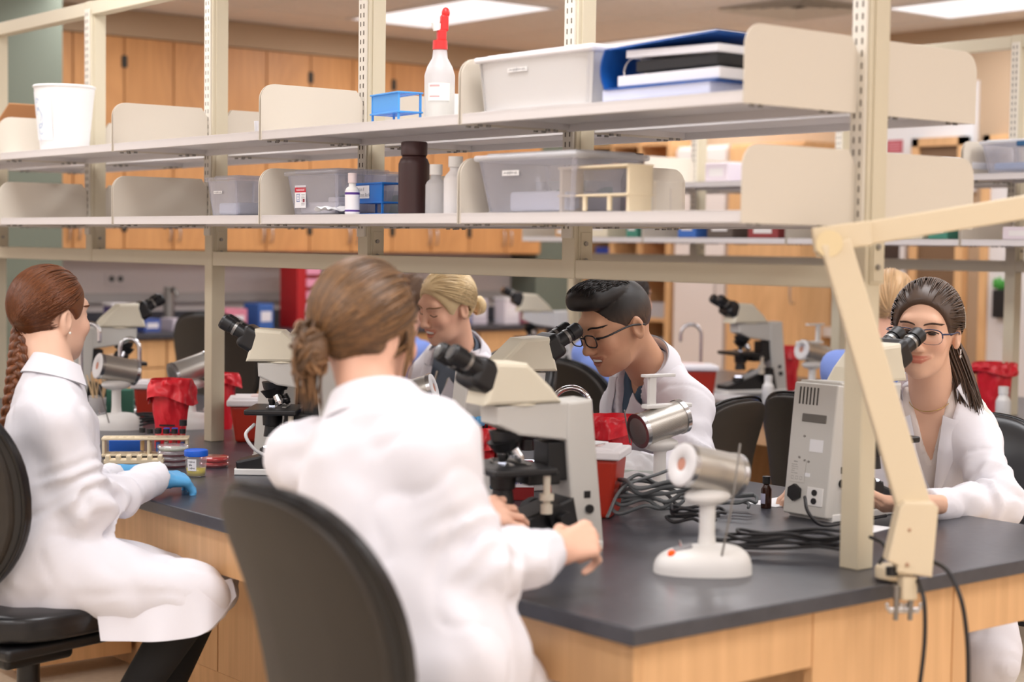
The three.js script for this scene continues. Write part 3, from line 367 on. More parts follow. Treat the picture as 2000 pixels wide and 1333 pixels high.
    if (o.face.open) place('teeth', [hh(sheet((u, v) => V3((u - 0.5) * 2 * F.cxm * 0.8, mix(F.my + 0.004, F.my - 0.005, v), 0.0945 - 0.012 * (2 * u - 1) ** 2), 12, 3, 0.004))], mat(240, 236, 228, 0.25));
  }
  if (o.hair) { const r = o.hair(F); for (const [nm, g, m, lab] of r) place(nm, g.map(q => hh(fin(q))), m, lab); }
  P.userData.HM = undefined; return { P, T, HM, place, J, F };
}
const hairMat = (r, g, b, rough = 0.45) => new THREE.MeshPhysicalMaterial({ color: col(r, g, b), roughness: rough, vertexColors: true });
const hue = (...a) => a.map(c => [c, c * 0.98, c * 0.95]);
// ---------- people ----------
const Jp = o => Object.fromEntries(Object.entries(o).map(([k, v]) => [k, PX(...v)]));
const back = CF.clone().setY(0).normalize(), right = CR.clone().setY(0).normalize();
const headDir = (r, f, u) => right.clone().multiplyScalar(r).addScaledVector(back, f).add(V3(0, u, 0)).normalize();
function braid(S, path, n, w, r, cols, taper = 0.5) { const c = new THREE.CatmullRomCurve3(path.map(vv)), N = 90; for (let k = 0; k < 3; k++) for (let q = 0; q < 9; q++) { const pts = [], oa = q / 9 * 2 * PI, orr = q ? r * 0.62 : 0; for (let i = 0; i <= N; i++) { const t = i / N, p = c.getPoint(t), T = c.getTangent(t), A = V3(0.63, 0.0, -0.77).cross(T).normalize(), B = A.clone().cross(T).normalize(), ph = t * n * 2 * PI + k * 2 * PI / 3, s = mix(1, taper, t); p.addScaledVector(A, (Math.sin(ph) * w + Math.cos(oa) * orr) * s).addScaledVector(B, (Math.sin(2 * ph) * w * 0.5 + Math.sin(oa) * orr) * s); pts.push(p); } S.add(pts, r * 0.6, r * 0.6 * taper, cols[(k * 3 + q) % cols.length], 6); } }
const lapelPair = (top, bot, wide, k) => [[1, 0], [-1, 1]].map(([s]) => ({ a: [s * 0.045, top], b: [s * 0.004, bot], c: [s * wide, top - 0.04], d: [s * 0.012, bot + 0.01] }));
// woman with the braid
{
  const J = Jp({ pel: [72, 1105, 4.2], chest: [92, 880, 4.24], neck: [112, 728, 4.28], head: [97, 622, 4.36], shR: [118, 830, 4.1], shL: [62, 800, 4.42], elR: [168, 985, 4.12], wrR: [308, 936, 4.42], elL: [150, 960, 4.55], wrL: [228, 928, 4.72], hipR: [85, 1122, 4.12], hipL: [80, 1112, 4.3], kneeR: [385, 1165, 4.14], kneeL: [400, 1150, 4.34], anR: [235, 1400, 4.2], anL: [300, 1400, 4.35] });
  const cols = hue(0.8, 1, 1.2, 0.65, 1.05), hm = hairMat(112, 66, 38, 0.36);
  const w = person({ J, fwd: headDir(0.92, 0.4, 0), look: headDir(0.58, 0.81, -0.03), headScale: 1.02, label: 'person with long auburn braid in white lab coat and blue gloves', skin: col(238, 194, 168), face: { smile: 0.6 }, browMat: mat(110, 66, 40, 0.8), coatTop: 0.995, collar: { open: 128, up: 0.012, r: 0.068 }, fold: 0.013, kneeR: 0.085, wr: 2.4, cuff: 0.97,
    hands: [{ side: 'R', dir: headDir(0.62, 0.75, -0.12), back: V3(0.1, 1, 0.25), cell: 0.0028, curl: [0.45, 0.6, 0.72, 0.85], glove: gloveBlue, thumb: [[0.03, -0.012, 0.02], [0.044, -0.02, 0.05], [0.036, -0.03, 0.078]] }, { side: 'L', dir: headDir(0.95, 0.15, -0.05), back: V3(0.1, 0.6, 0.7), curl: [0.25, 0.4, 0.5, 0.6], glove: gloveBlue }],
    hair: F => {
      const S = new Strands(), to = V3(0.012, -0.02, -0.108), cap = hairCap({ off: 0.009, fz: 0.12, fh: 0.118, nape: -0.052, slope: 0.35 }), capIn = p => cap(p.x, p.y, p.z) < 0.0045;
      combed(S, { n: 1500, to, off: 0.011, inside: p => capIn(p), cols, r: 0.0017, k: 16 });
      const B = new Strands(); const w1 = (x, y, d) => PX(x, y, d); return [['hair', [netMesh(cap, [-0.1, -0.08, -0.13], [0.1, 0.14, 0.12], 0.005), S.geo()], hm, 'smoothly combed auburn hair']];
    } });
  const S = new Strands(), q = (x, y, d) => PX(x, y, d); braid(S, [q(46, 628, 4.36), q(38, 690, 4.29), q(28, 760, 4.25), q(14, 850, 4.22), q(2, 950, 4.19), q(-4, 1010, 4.17)], 7, 0.0155, 0.0135, cols, 0.62); w.place('braid', [S.geo()], hm, 'long plaited auburn braid hanging down the back');
  w.place('earring', [fin(sp(0.0035, 0.0035, 0.0035, -0.086, -0.034, -0.006)).applyMatrix4(w.HM)], mat(240, 236, 226, 0.15), 'pearl ear stud');
  for (const s of ['R', 'L']) { const k = J['knee' + s], a = J['an' + s]; w.place('legging', [rod(k, k.clone().lerp(a, 0.8), 0.062, 0.046, 20), sp(0.062, 0.062, 0.062, k.x, k.y, k.z)], legging); w.place('shoe', [sp(0.05, 0.035, 0.1, a.x + 0.05, a.y - 0.06, a.z + 0.02)], black); }
  w.place('coat_skirt', [sheet((u, v) => { const top = cv([PX(188, 1188, 4.07), PX(290, 1180, 4.06), PX(385, 1150, 4.06), PX(452, 1130, 4.14)], 30), bot = cv([PX(198, 1252, 4.05), PX(300, 1254, 4.03), PX(398, 1238, 4.04), PX(462, 1165, 4.14)], 30), i = clamp(u, 0, 1) * 30, f = Math.min(29, Math.floor(i)), a = top[f].clone().lerp(top[f + 1], i - f), b = bot[f].clone().lerp(bot[f + 1], i - f), p = a.lerp(b, v); return p.addScaledVector(CF, -0.006 * Math.sin(u * 19 + v) * v); }, 40, 14, 0.003)], coatMat, 'hem of the coat hanging over the seat edge');
}
// woman seen from behind at the near side of the bench
{
  const J = Jp({ pel: [818, 1262, 3.06], chest: [762, 985, 3.1], neck: [728, 775, 3.17], head: [716, 655, 3.26], shR: [858, 905, 3.03], shL: [592, 893, 3.27], elR: [948, 1108, 3.0], wrR: [1082, 1078, 3.24], elL: [720, 1060, 3.45], wrL: [905, 1010, 3.56], hipR: [885, 1275, 2.98], hipL: [790, 1262, 3.16], kneeR: [1040, 1400, 3.3], kneeL: [960, 1370, 3.5] });
  const cols = [[0.55, 0.55, 0.55], [0.75, 0.73, 0.7], [1, 0.98, 0.95], [1.5, 1.4, 1.2], [1.25, 1.15, 1], [0.65, 0.62, 0.6]], hm = hairMat(124, 94, 66, 0.45);
  const w = person({ J, fwd: headDir(0.4, 0.92, 0), look: headDir(0.64, 0.76, -0.1), headScale: 1.03, label: 'person with messy blond bun in white lab coat, back turned, holding a microscope', skin: col(238, 188, 162), face: { smile: 0.2 }, coatTop: 0.995, collar: { open: 140, up: -0.008, r: 0.072 }, fold: 0.013, wr: 2.4, girth: 1.04, noFace: false, cell: 0.004,
    hands: [{ side: 'R', dir: headDir(0.85, 0.45, 0.22), back: headDir(0.3, -0.75, 0.6), curl: [1.0, 1.1, 1.15, 1.2], thumb: [[0.03, -0.012, 0.02], [0.048, -0.024, 0.045], [0.046, -0.04, 0.068]] }, { side: 'L', dir: headDir(0.9, 0.3, 0.1), back: V3(0, 0.5, 0.6), curl: [0.4, 0.5, 0.6, 0.7] }],
    hair: F => {
      const S = new Strands(), to = V3(0.012, -0.02, -0.106), cap = hairCap({ off: 0.013, fz: 0.12, fh: 0.115, nape: -0.058, slope: 0.2, er: 0.02 }), capIn = p => cap(p.x, p.y, p.z) < 0.006;
      combed(S, { n: 1300, to, off: 0.016, inside: p => capIn(p), cols, r: 0.0022, k: 14, lift: 0.006 });
      // loose bun: looping locks, and stray locks hanging down
      for (let i = 0; i < 90; i++) { const a = rr(0, 2 * PI), b = rr(0.2, 1), R = rr(0.015, 0.038), pts = []; const c0 = to.clone().add(V3(rr(-0.012, 0.02), rr(-0.045, 0.012), -0.022 + rr(-0.012, 0.012))), ax = V3(rr(-1, 1), rr(-1, 1), rr(-0.4, 0.4)).normalize(), e1 = ax.clone().cross(V3(0, 0, 1)).normalize(), e2 = ax.clone().cross(e1); for (let k = 0; k <= 12; k++) { const t = a + k / 12 * 4.2; pts.push(c0.clone().addScaledVector(e1, Math.cos(t) * R).addScaledVector(e2, Math.sin(t) * R * b)); } S.add(pts, 0.0042, 0.003, cols[i % cols.length], 5); }
      for (let i = 0; i < 46; i++) { const x = to.x + rr(-0.02, 0.045), pts = [V3(x, to.y - rr(0, 0.03), to.z - 0.012), V3(x + rr(-0.01, 0.012), -0.08, to.z - rr(0.0, 0.02)), V3(x + rr(-0.012, 0.016), -0.12 - rr(0, 0.03), to.z - rr(-0.01, 0.014))]; S.add(cv(pts, 10), 0.0036, 0.0014, cols[(i * 5) % cols.length], 4); }
      for (let i = 0; i < 20; i++) { const s = -1, pts = [V3(s * 0.07, 0.05, 0.03 + rr(-0.02, 0.02)), V3(s * 0.083, 0.0, 0.03 + rr(-0.01, 0.015)), V3(s * 0.08, -0.05, 0.034 + rr(-0.012, 0.012)), V3(s * 0.072, -0.09 - rr(0, 0.03), 0.03)]; S.add(cv(pts, 12), 0.0026, 0.001, cols[(i * 3) % cols.length], 4); }
      const core = netMesh((x, y, z) => Math.min(cap(x, y, z), ell(to.x, to.y - 0.015, to.z - 0.018, 0.034, 0.042, 0.026)(x, y, z)), [-0.1, -0.1, -0.18], [0.11, 0.14, 0.12], 0.006);
      return [['hair', [paintV(core, () => [0.8, 0.77, 0.74]), S.geo()], hm, 'dark blond hair gathered in a loose bun']];
    } });
}
// man with glasses
{
  const J = Jp({ pel: [1345, 1010, 5.42], chest: [1305, 860, 5.24], neck: [1262, 706, 4.96], head: [1206, 638, 4.8], shR: [1212, 800, 5.24], shL: [1340, 792, 4.88], elL: [1352, 925, 4.72], wrL: [1225, 925, 4.62], elR: [1190, 900, 5.1], wrR: [1140, 900, 4.85], hipL: [1370, 1020, 5.3], hipR: [1300, 1020, 5.5] });
  const look = headDir(-0.8, -0.48, -0.37), hm = hairMat(150, 118, 98, 0.5), cols = [[0.02, 0.025, 0.03], [0.035, 0.04, 0.05], [0.06, 0.07, 0.085], [0.09, 0.105, 0.13]];
  const w = person({ J, fwd: headDir(-0.86, -0.4, -0.25), look, headUp: V3(0, 1, 0), headScale: 1.08, label: 'smiling person with black glasses in lab coat looking into a microscope', skin: col(212, 162, 130), lip: [0.75, 0.5, 0.5], face: { smile: 1, open: 0.7, jaw: 1.04 }, neckR: 0.056, browMat: mat(24, 20, 20, 0.8), browR: 0.0038, lashY: -0.001, coatTop: 0.985, girth: 1.06, vneck: { t: 0.42, k: 0.1 }, shirt: { mat: mat(74, 96, 116, 0.85), label: 'denim blue shirt', t: 0.85, k: 0.3 }, collar: { open: 128, up: 0.008, r: 0.074 }, lapels: lapelPair(0.93, 0.42, 0.1), pockets: [[0.06, 0.15, 0.36, 0.56]], fold: 0.012, wr: 2.2,
    hands: [{ side: 'L', dir: headDir(-0.9, -0.1, 0), back: V3(0, 1, 0), curl: [0.5, 0.6, 0.7, 0.8] }, { side: 'R', dir: headDir(-0.9, -0.2, 0), back: V3(0, 1, 0), curl: [0.5, 0.6, 0.7, 0.8] }],
    shade: (x, y, z) => { const beard = z > 0.02 && y < -0.05 && y > -0.12 ? 0.18 * sstep(-0.04, -0.07, y) : 0; const side = Math.abs(x) > 0.045 && y > -0.02 && z < 0.05 ? 0 : 0; return [0.35, 0.34, 0.36, Math.max(beard, side)]; },
    hair: F => {
      const S = new Strands(), Sd = new Strands();
      const top = smoothTop(); function smoothTop() { const a = ell(0, 0.098, 0.018, 0.066, 0.042, 0.085), b = ell(0, 0.103, 0.072, 0.058, 0.036, 0.042); return (x, y, z) => smin(a(x, y, z), b(x, y, z), 0.03); }
      const capG = netMesh((x, y, z) => Math.min(hairCap({ off: 0.0035, fz: 0.115, fh: 0.118, fw: 0.09, nape: -0.045, slope: 0.1, er: 0.03 })(x, y, z), smax(top(x, y, z), 0.062 - y + Math.max(0, z - 0.03) * 0.3, 0.01)), [-0.1, -0.07, -0.13], [0.1, 0.16, 0.14], 0.0045);
      paintV(capG, (x, y, z) => { const f = sstep(0.075, 0.005, y) * (0.6 + tn(0.5 + x * 4, 0.5 + z * 4, 80, 80, 2) * 0.6); const q = clamp(f * 0.75, 0, 1) ** 1.3; return [mix(0.03, 0.75, q), mix(0.033, 0.72, q), mix(0.04, 0.7, q)]; });
      for (let i = 0; i < 900; i++) { const x = rr(-0.058, 0.058), pts = [], z1 = rr(-0.05, 0.1), z0 = z1 - rr(0.03, 0.06); for (let k = 0; k <= 8; k++) { const z = mix(z0, z1, k / 8); let y = 0.17; for (let q = 0; q < 24; q++) { const d = top(x * (1 + k * 0.01), y, z); if (d < 0.0006) break; y -= d * 0.9; } if (y < 0.06) { pts.length = 0; break; } pts.push(V3(x + 0.003 * Math.sin(k + i), y + 0.001 + (i % 3) * 0.0015 * k / 8, z)); } if (pts.length > 4) S.add(pts, 0.0016, 0.0011, cols[i % 4], 3); }
      return [['hair', [capG, S.geo()], hm, 'short black hair swept up with faded sides']];
    } });
  // glasses
  const gm = mat(24, 24, 28, 0.3), rim = s => { const p = []; for (let i = 0; i < 20; i++) { const a = i / 20 * 2 * PI; p.push(V3(s * 0.034 + Math.sign(Math.cos(a)) * Math.abs(Math.cos(a)) ** 0.6 * 0.025, 0.005 + Math.sign(Math.sin(a)) * Math.abs(Math.sin(a)) ** 0.7 * 0.0165, 0.112 - 0.1 * (Math.abs(s * 0.034 + Math.cos(a) * 0.024) - 0.03) * 0.25)); } return p; };
  const gl = []; for (const s of [-1, 1]) { gl.push(tb(rim(s), 0.0019, 60, 6, true)); gl.push(tb([[s * 0.058, 0.013, 0.107], [s * 0.078, 0.013, 0.095], [s * 0.082, 0.011, 0.01], [s * 0.082, -0.002, -0.03]], 0.0026, 30, 6)); } gl.push(tb([[-0.01, 0.011, 0.113], [0, 0.014, 0.116], [0.01, 0.011, 0.113]], 0.0018));
  const gp = w.place('glasses', gl.map(g => fin(g).applyMatrix4(w.HM)), gm, 'black glasses frame'); for (const s of [-1, 1]) w.place('lens', [fin(new THREE.ShapeGeometry(new THREE.Shape(rim(s).map(p => new THREE.Vector2(p.x, p.y))))).translate(0, 0, 0.111).applyMatrix4(w.HM)], glass, null, gp);
}
// laughing woman with blond bun
{
  const J = Jp({ pel: [915, 905, 6.3], chest: [905, 800, 6.14], neck: [897, 680, 5.96], head: [873, 602, 5.83], shR: [836, 742, 6.12], shL: [958, 738, 5.86], elL: [985, 850, 5.75], wrL: [890, 870, 5.6], elR: [822, 850, 6.0], wrR: [800, 880, 5.75], hipL: [935, 915, 6.2], hipR: [895, 915, 6.4] });
  const cols = hue(0.8, 1, 1.1, 0.9), hm = hairMat(232, 206, 158, 0.4);
  const w = person({ J, fwd: headDir(-0.7, -0.7, -0.15), look: headDir(-0.72, -0.62, -0.3), headUp: V3(0.12, 1, 0.1), label: 'laughing person with pale blond bun, grey hooded top and lab coat', skin: col(240, 188, 158), face: { smile: 1, open: 1 }, browMat: mat(150, 112, 76, 0.8), coatTop: 0.98, vneck: { t: 0.25, k: 0.12 }, shirt: { mat: mat(112, 124, 138, 0.9), label: 'grey hooded top' }, collar: { open: 115, up: 0.0, r: 0.08 }, lapels: lapelPair(0.9, 0.28, 0.1), fold: 0.008, cell: 0.004,
    hair: F => { const S = new Strands(), to = V3(0.012, -0.03, -0.115), cap = hairCap({ off: 0.01, fz: 0.122, fh: 0.12, nape: -0.052, slope: 0.3 }), capIn = p => cap(p.x, p.y, p.z) < 0.008;
      combed(S, { n: 1200, to, off: 0.0115, inside: p => capIn(p), cols, r: 0.002, k: 14, lift: 0.004 }); for (let i = 0; i < 50; i++) { const a = rr(0, 6.28), pts = [], ph = rr(-1, 1); for (let k = 0; k <= 10; k++) { const t = a + k / 10 * 3.6; pts.push(to.clone().add(V3(Math.cos(t) * 0.028 * Math.cos(ph), -0.002 + Math.sin(t) * 0.028, -0.014 + Math.sin(ph) * 0.018))); } S.add(pts, 0.004, 0.004, cols[i % 4], 5); }
      return [['hair', [netMesh(cap, [-0.1, -0.08, -0.13], [0.1, 0.14, 0.12], 0.006), sp(0.032, 0.032, 0.024, to.x, to.y, to.z - 0.016), S.geo()], hm, 'pale blond hair tied in a low bun']]; } });
  for (const s of [-1, 1]) w.place('drawstring', [tb([0.86, 0.7, 0.5, 0.36].map((t, i) => onTorso(w.T, s * (0.03 - i * 0.004), t, 0.004)), 0.004)], mat(226, 214, 196, 0.7));
  w.place('hood', [sheet((u, v) => { const a = (u - 0.5) * 4.2 + PI, r = mix(0.062, 0.088, v); return J.neck.clone().addScaledVector(w.T.x, Math.sin(a) * r).addScaledVector(w.T.z, Math.cos(a) * r * 0.9).addScaledVector(w.T.up, mix(0.03, -0.02, v) - 0.02 * (1 - Math.cos(a - PI))); }, 24, 5, 0.008)], mat(104, 116, 132, 0.9));
}
// woman with blue glasses
{
  const J = Jp({ pel: [1860, 1090, 4.92], chest: [1840, 900, 4.8], neck: [1818, 756, 4.69], head: [1808, 652, 4.57], shR: [1718, 868, 4.84], shL: [1908, 862, 4.64], elL: [1948, 985, 4.48], wrL: [1790, 985, 4.2], elR: [1690, 985, 4.85], wrR: [1590, 960, 4.5], hipL: [1900, 1110, 4.8], hipR: [1830, 1110, 5.0], kneeL: [1930, 1290, 4.45], kneeR: [1880, 1290, 4.6] });
  const cols = hue(0.75, 1, 1.25, 1.5), hm = hairMat(78, 60, 48, 0.4);
  const w = person({ J, fwd: headDir(-0.45, -0.88, -0.05), look: headDir(-0.4, -0.9, -0.04), headUp: right.clone().multiplyScalar(0.05).add(V3(0, 1, 0)), headScale: 1.07, label: 'smiling person with blue glasses and brown ponytail in lab coat', skin: col(236, 190, 162), lip: [0.8, 0.42, 0.42], face: { smile: 0.9 }, browMat: mat(70, 50, 38, 0.8), eyes: true, lashY: 0.004, lashDir: -1, lashR: 0.0016, cell: 0.0031, coatTop: 0.985, vneck: { t: 0.5, k: 0.17 }, shirt: { mat: mat(236, 226, 220, 0.8), label: 'cream blouse', t: 0.66, k: 0.16 }, collar: { open: 112, up: 0.006, r: 0.074 }, lapels: lapelPair(0.92, 0.5, 0.11), pockets: [[0.055, 0.15, 0.34, 0.52]], fold: 0.011, wr: 1.9, skirt: 1, kneeR: 0.09, cuff: 0.9,
    hands: [{ side: 'L', dir: headDir(-0.98, -0.1, 0.02), back: V3(0.2, -0.75, 0.6), curl: [0.25, 0.3, 0.35, 0.4], bend: 0.1 }, { side: 'R', dir: headDir(-0.6, -0.6, 0), back: V3(0, 1, 0), curl: [0.4, 0.5, 0.6, 0.7] }],
    hair: F => { const S = new Strands(), to = V3(-0.005, 0.03, -0.112), cap = hairCap({ off: 0.011, fz: 0.12, fh: 0.125, nape: -0.04, slope: 0.3 }), capIn = p => cap(p.x, p.y, p.z) < 0.009;
      combed(S, { n: 1500, to, off: 0.0125, inside: p => capIn(p), cols, r: 0.0018, k: 14, lift: 0.005 });
      for (let i = 0; i < 330; i++) { const dx = rr(-0.012, 0.012), dz = rr(-0.012, 0.012), w2 = rr(0.6, 2.6), pts = [to.clone().add(V3(dx, dz, 0)), V3(0.02 + dx, 0.02 + dz, -0.135), V3(0.05 + dx * w2, -0.05, -0.13 + dz * w2), V3(0.085 + dx * w2, -0.12, -0.11 + dz * w2), V3(0.108 + dx * w2 * 1.3, -0.19 + rr(-0.03, 0.02), -0.1 + dz * w2)]; S.add(cv(pts, 16), 0.0028, 0.0014, cols[i % 4], 4); }
      return [['hair', [netMesh(cap, [-0.1, -0.08, -0.13], [0.1, 0.14, 0.12], 0.005), S.geo()], hm, 'brown hair tied back in a ponytail'], ['hair_clip', [tb([[0.086, 0.07, -0.02], [0.09, 0.05, -0.028], [0.091, 0.02, -0.032]], 0.0025)], mat(190, 186, 180, 0.25, 0.9)]]; } });
  const gm = mat(34, 46, 86, 0.3), rim = s => { const p = []; for (let i = 0; i < 24; i++) { const a = i / 24 * 2 * PI, c = Math.cos(a), n = Math.sin(a); p.push(V3(s * 0.034 + Math.sign(c) * Math.abs(c) ** 0.7 * 0.0275, 0.003 + Math.sign(n) * Math.abs(n) ** 0.8 * 0.0185 + (n > 0 ? 0 : 0), 0.113 - 0.1 * (Math.abs(s * 0.034 + c * 0.0275) - 0.03) * 0.2)); } return p; };
  const gl = []; for (const s of [-1, 1]) { const r = rim(s); gl.push(tb(r.slice(0, 13), 0.0017, 40, 6)); gl.push(tb([...r.slice(12), r[0]], 0.0006, 40, 5)); gl.push(tb([[s * 0.059, 0.011, 0.108], [s * 0.078, 0.012, 0.094], [s * 0.082, 0.01, 0.01], [s * 0.081, 0.0, -0.03]], 0.002, 30, 6)); } gl.push(tb([[-0.01, 0.01, 0.114], [0, 0.013, 0.117], [0.01, 0.01, 0.114]], 0.0015));
  const gp = w.place('glasses', gl.map(g => fin(g).applyMatrix4(w.HM)), gm, 'thin blue glasses frame'); for (const s of [-1, 1]) w.place('lens', [fin(new THREE.ShapeGeometry(new THREE.Shape(rim(s).map(p => new THREE.Vector2(p.x, p.y))))).translate(0, 0, 0.1115).applyMatrix4(w.HM)], glass, null, gp);
  w.place('earring', [fin(tor(0.006, 0.0012, 0.088, -0.04, -0.008, 0, PI / 2)).applyMatrix4(w.HM), fin(sp(0.003, 0.0045, 0.003, 0.088, -0.052, -0.008)).applyMatrix4(w.HM)], chrome);
  w.place('necklace', [tb(Array.from({ length: 13 }, (_, i) => { const a = (i / 12 - 0.5) * 2.6; return J.neck.clone().addScaledVector(w.T.x, Math.sin(a) * 0.062).addScaledVector(w.T.z, Math.cos(a) * 0.066 + 0.006).addScaledVector(w.T.up, -0.022 - 0.016 * Math.cos(a)); }), 0.0012, 50, 5)], mat(200, 170, 110, 0.3, 1));
}
// people in blue gowns at the second island
{
  var GOWN = []; const simple = (J, fwd, look, hairc, label, hairUp) => { const hm = hairMat(...hairc); GOWN.push(J.pel); return person({ J, fwd, look, label, skin: col(226, 176, 150), face: { smile: 0.2 }, cell: 0.006, coatCell: 0.013, coat: gownBlue, fold: 0.006, collar: { open: 150, up: -0.01, r: 0.064 }, coatTop: 0.995, hair: F => { const S = new Strands(); combed(S, { n: 260, to: V3(0, -0.03, -0.11), off: 0.013, inside: p => p.y > -0.05 + Math.max(0, p.z) && !(p.z > 0.06 && p.y < 0.08), cols: hue(0.8, 1, 1.2), r: 0.003, k: 9 }); return [['hair', [netMesh(hairCap({ off: 0.012, fz: 0.12, fh: 0.115, nape: -0.055, slope: 0.2 }), [-0.1, -0.1, -0.13], [0.1, 0.14, 0.12], 0.008), S.geo()], hm]]; } }); };
  const mk = (hx, hy, d, dx, tilt) => { const J = { head: PX(hx, hy, d) }; const f = V3(1, 0, 0); J.neck = J.head.clone().add(V3(-0.05, -0.16, 0)); J.pel = V3(J.neck.x - 0.04, 0.6, J.neck.z); J.chest = J.pel.clone().lerp(J.neck, 0.6).add(V3(-0.02, 0, 0)); for (const [s, k] of [['R', 1], ['L', -1]]) { J['sh' + s] = J.neck.clone().add(V3(-0.02, -0.07, k * 0.17)); J['el' + s] = J['sh' + s].clone().add(V3(0.1, -0.22, k * 0.05)); J['wr' + s] = J['el' + s].clone().add(V3(0.22, 0.03, -k * 0.08)); J['hip' + s] = J.pel.clone().add(V3(0, -0.03, k * 0.09)); J['knee' + s] = J['hip' + s].clone().add(V3(0.34, -0.02, k * 0.03)); } return J; };
  simple(mk(1228, 588, 7.05), V3(1, 0, 0), headDir(0.75, 0.65, 0), [40, 30, 26], 'person with short dark hair in blue gown, back turned, at second bench');
  simple(mk(1738, 598, 6.1), V3(1, 0, 0), headDir(0.2, 0.9, 0), [206, 172, 130], 'person with fair hair in blue gown sitting behind smiling person with ponytail');
  simple(mk(806, 592, 7.9), V3(1, 0, 0), headDir(0.6, 0.8, 0), [96, 70, 50], 'person in blue gown mostly hidden behind laughing person with blond bun');
}
// ---------- chairs ----------
function chair(label, pos, head, o = {}) {
  const t = thing('task_chair', label, 'chair', [pos.x, 0, pos.z], Math.atan2(head.x, head.z), o.group), sy = o.seat || 0.5;
  const W = o.w || 0.225, H = o.h || 0.25, by = o.by || sy + 0.36, shape = (g, dz) => warp(g, v => { const k = v.y / H; v.x *= 1 + 0.06 * k - 0.12 * (k < 0 ? k * k : 0); v.z += dz + 0.9 * v.x * v.x - 0.16 * (v.y / H) * 0.25 + 0.03 * Math.cos(k * 2); v.y += by; v.z -= 0.25 + (o.recline || 0) * k * H; });
  obj('backrest', shape(cushion(W, H, 0.034, 0.55, 0.72, 56, 32), 0.012), leather, t); obj('back_shell', shape(cushion(W - 0.012, H - 0.012, 0.018, 0.4, 0.7, 56, 24), -0.016), leatherBack, t, 'brown-black textured back shell'); obj('edge_piping', shape((() => { const p = []; for (let i = 0; i < 64; i++) { const a = i / 64 * 2 * PI, pw = (x, e) => Math.sign(x) * Math.abs(x) ** e; p.push(V3(W * 1.004 * pw(Math.cos(a), 0.72), H * 1.004 * pw(Math.sin(a), 0.72), 0)); } return tb(p, 0.005, 200, 6, true); })(), 0), blackGloss, t);
  obj('seat', warp(cushion(0.235, 0.235, 0.042, 0.4, 0.7, 48, 24).rotateX(-PI / 2), v => { v.y += sy - 0.03 + (v.z > 0.12 ? -(v.z - 0.12) * 0.35 : 0); }), leather, t); obj('seat_pan', bx(0.4, 0.03, 0.38, 0, sy - 0.085, -0.01, 0.012), black, t);
  obj('back_bracket', tb([[0, sy - 0.09, -0.12], [0, sy - 0.08, -0.27], [0, sy + 0.06, -0.31], [0, by - 0.17, -0.272]], 0.018), black, t); obj('mechanism', bx(0.16, 0.06, 0.2, 0, sy - 0.125, -0.02, 0.015), black, t); obj('lever', tb([[0.06, sy - 0.12, 0.02], [0.16, sy - 0.12, 0.03], [0.22, sy - 0.125, 0.03]], 0.007), black, t); obj('column', [cy(0.028, 0.028, 0.2, 0, sy - 0.22, 0), cy(0.018, 0.018, 0.16, 0, sy - 0.36, 0)], black, t);
  const hub = obj('hub', cy(0.04, 0.05, 0.07, 0, 0.1, 0), black, t); void hub;
  for (let k = 0; k < 5; k++) { const a = k / 5 * 2 * PI + 0.3, c = Math.cos(a), s = Math.sin(a); const leg = obj('leg', bar([c * 0.03, 0.105, s * 0.03], [c * 0.29, 0.075, s * 0.29], 0.028, 0.04), black, t); obj('caster', [cy(0.028, 0.028, 0.016, c * 0.29 + s * 0.012, 0.028, s * 0.29 - c * 0.012, PI / 2, -a + PI / 2, 0, 16), cy(0.028, 0.028, 0.016, c * 0.29 - s * 0.012, 0.028, s * 0.29 + c * 0.012, PI / 2, -a + PI / 2, 0, 16)], rubber, leg); }
  return t;
}
{
  const p1 = PX(578, 1205, 2.66), h1 = headDir(0.72, 0.69, 0); chair('black padded task chair of person with messy bun, back shell showing', V3(p1.x + h1.x * 0.26, 0, p1.z + h1.z * 0.26), h1, { by: 0.81, h: 0.245, w: 0.178, recline: 0.12 });
  const h2 = headDir(0.62, 0.78, 0), p2 = PX(-128, 985, 3.98); chair('black padded task chair of person with long braid', V3(p2.x + h2.x * 0.26, 0, p2.z + h2.z * 0.26), h2, { seat: 0.545, by: 0.83 });
  const h3 = headDir(-0.6, 0.55, 0), p3 = PX(1440, 880, 5.5); chair('black glossy task chair behind person with black glasses', V3(p3.x + h3.x * 0.28, 0, p3.z + h3.z * 0.28), h3, { by: 0.73, h: 0.22, w: 0.2, seat: 0.46 });
  const h5 = V3(1, 0, 0); ['black task chair under person with short dark hair', 'black task chair of fair haired person, standing in the aisle', 'black task chair under gowned person hidden behind blond bun'].forEach((l, i) => chair(l, V3(GOWN[i].x + (i === 1 ? -0.1 : 0.0), 0, GOWN[i].z), h5, { by: i === 1 ? 0.7 : 0.74, h: 0.24 }));
  const h6 = headDir(-0.45, -0.88, 0); chair('black task chair of smiling person with ponytail', V3(1.3, 0, -0.7), h6, { by: 0.72, h: 0.22 });
  const h7 = headDir(-0.7, -0.7, 0); chair('black task chair of laughing person with blond bun', V3(0.98, 0, -2.6), h7, { by: 0.8 });
  const p8 = PX(462, 735, 8.2); chair('black task chair standing empty by the back counter', V3(p8.x, 0, p8.z), headDir(0.3, 0.9, 0), { by: 0.85 });
}
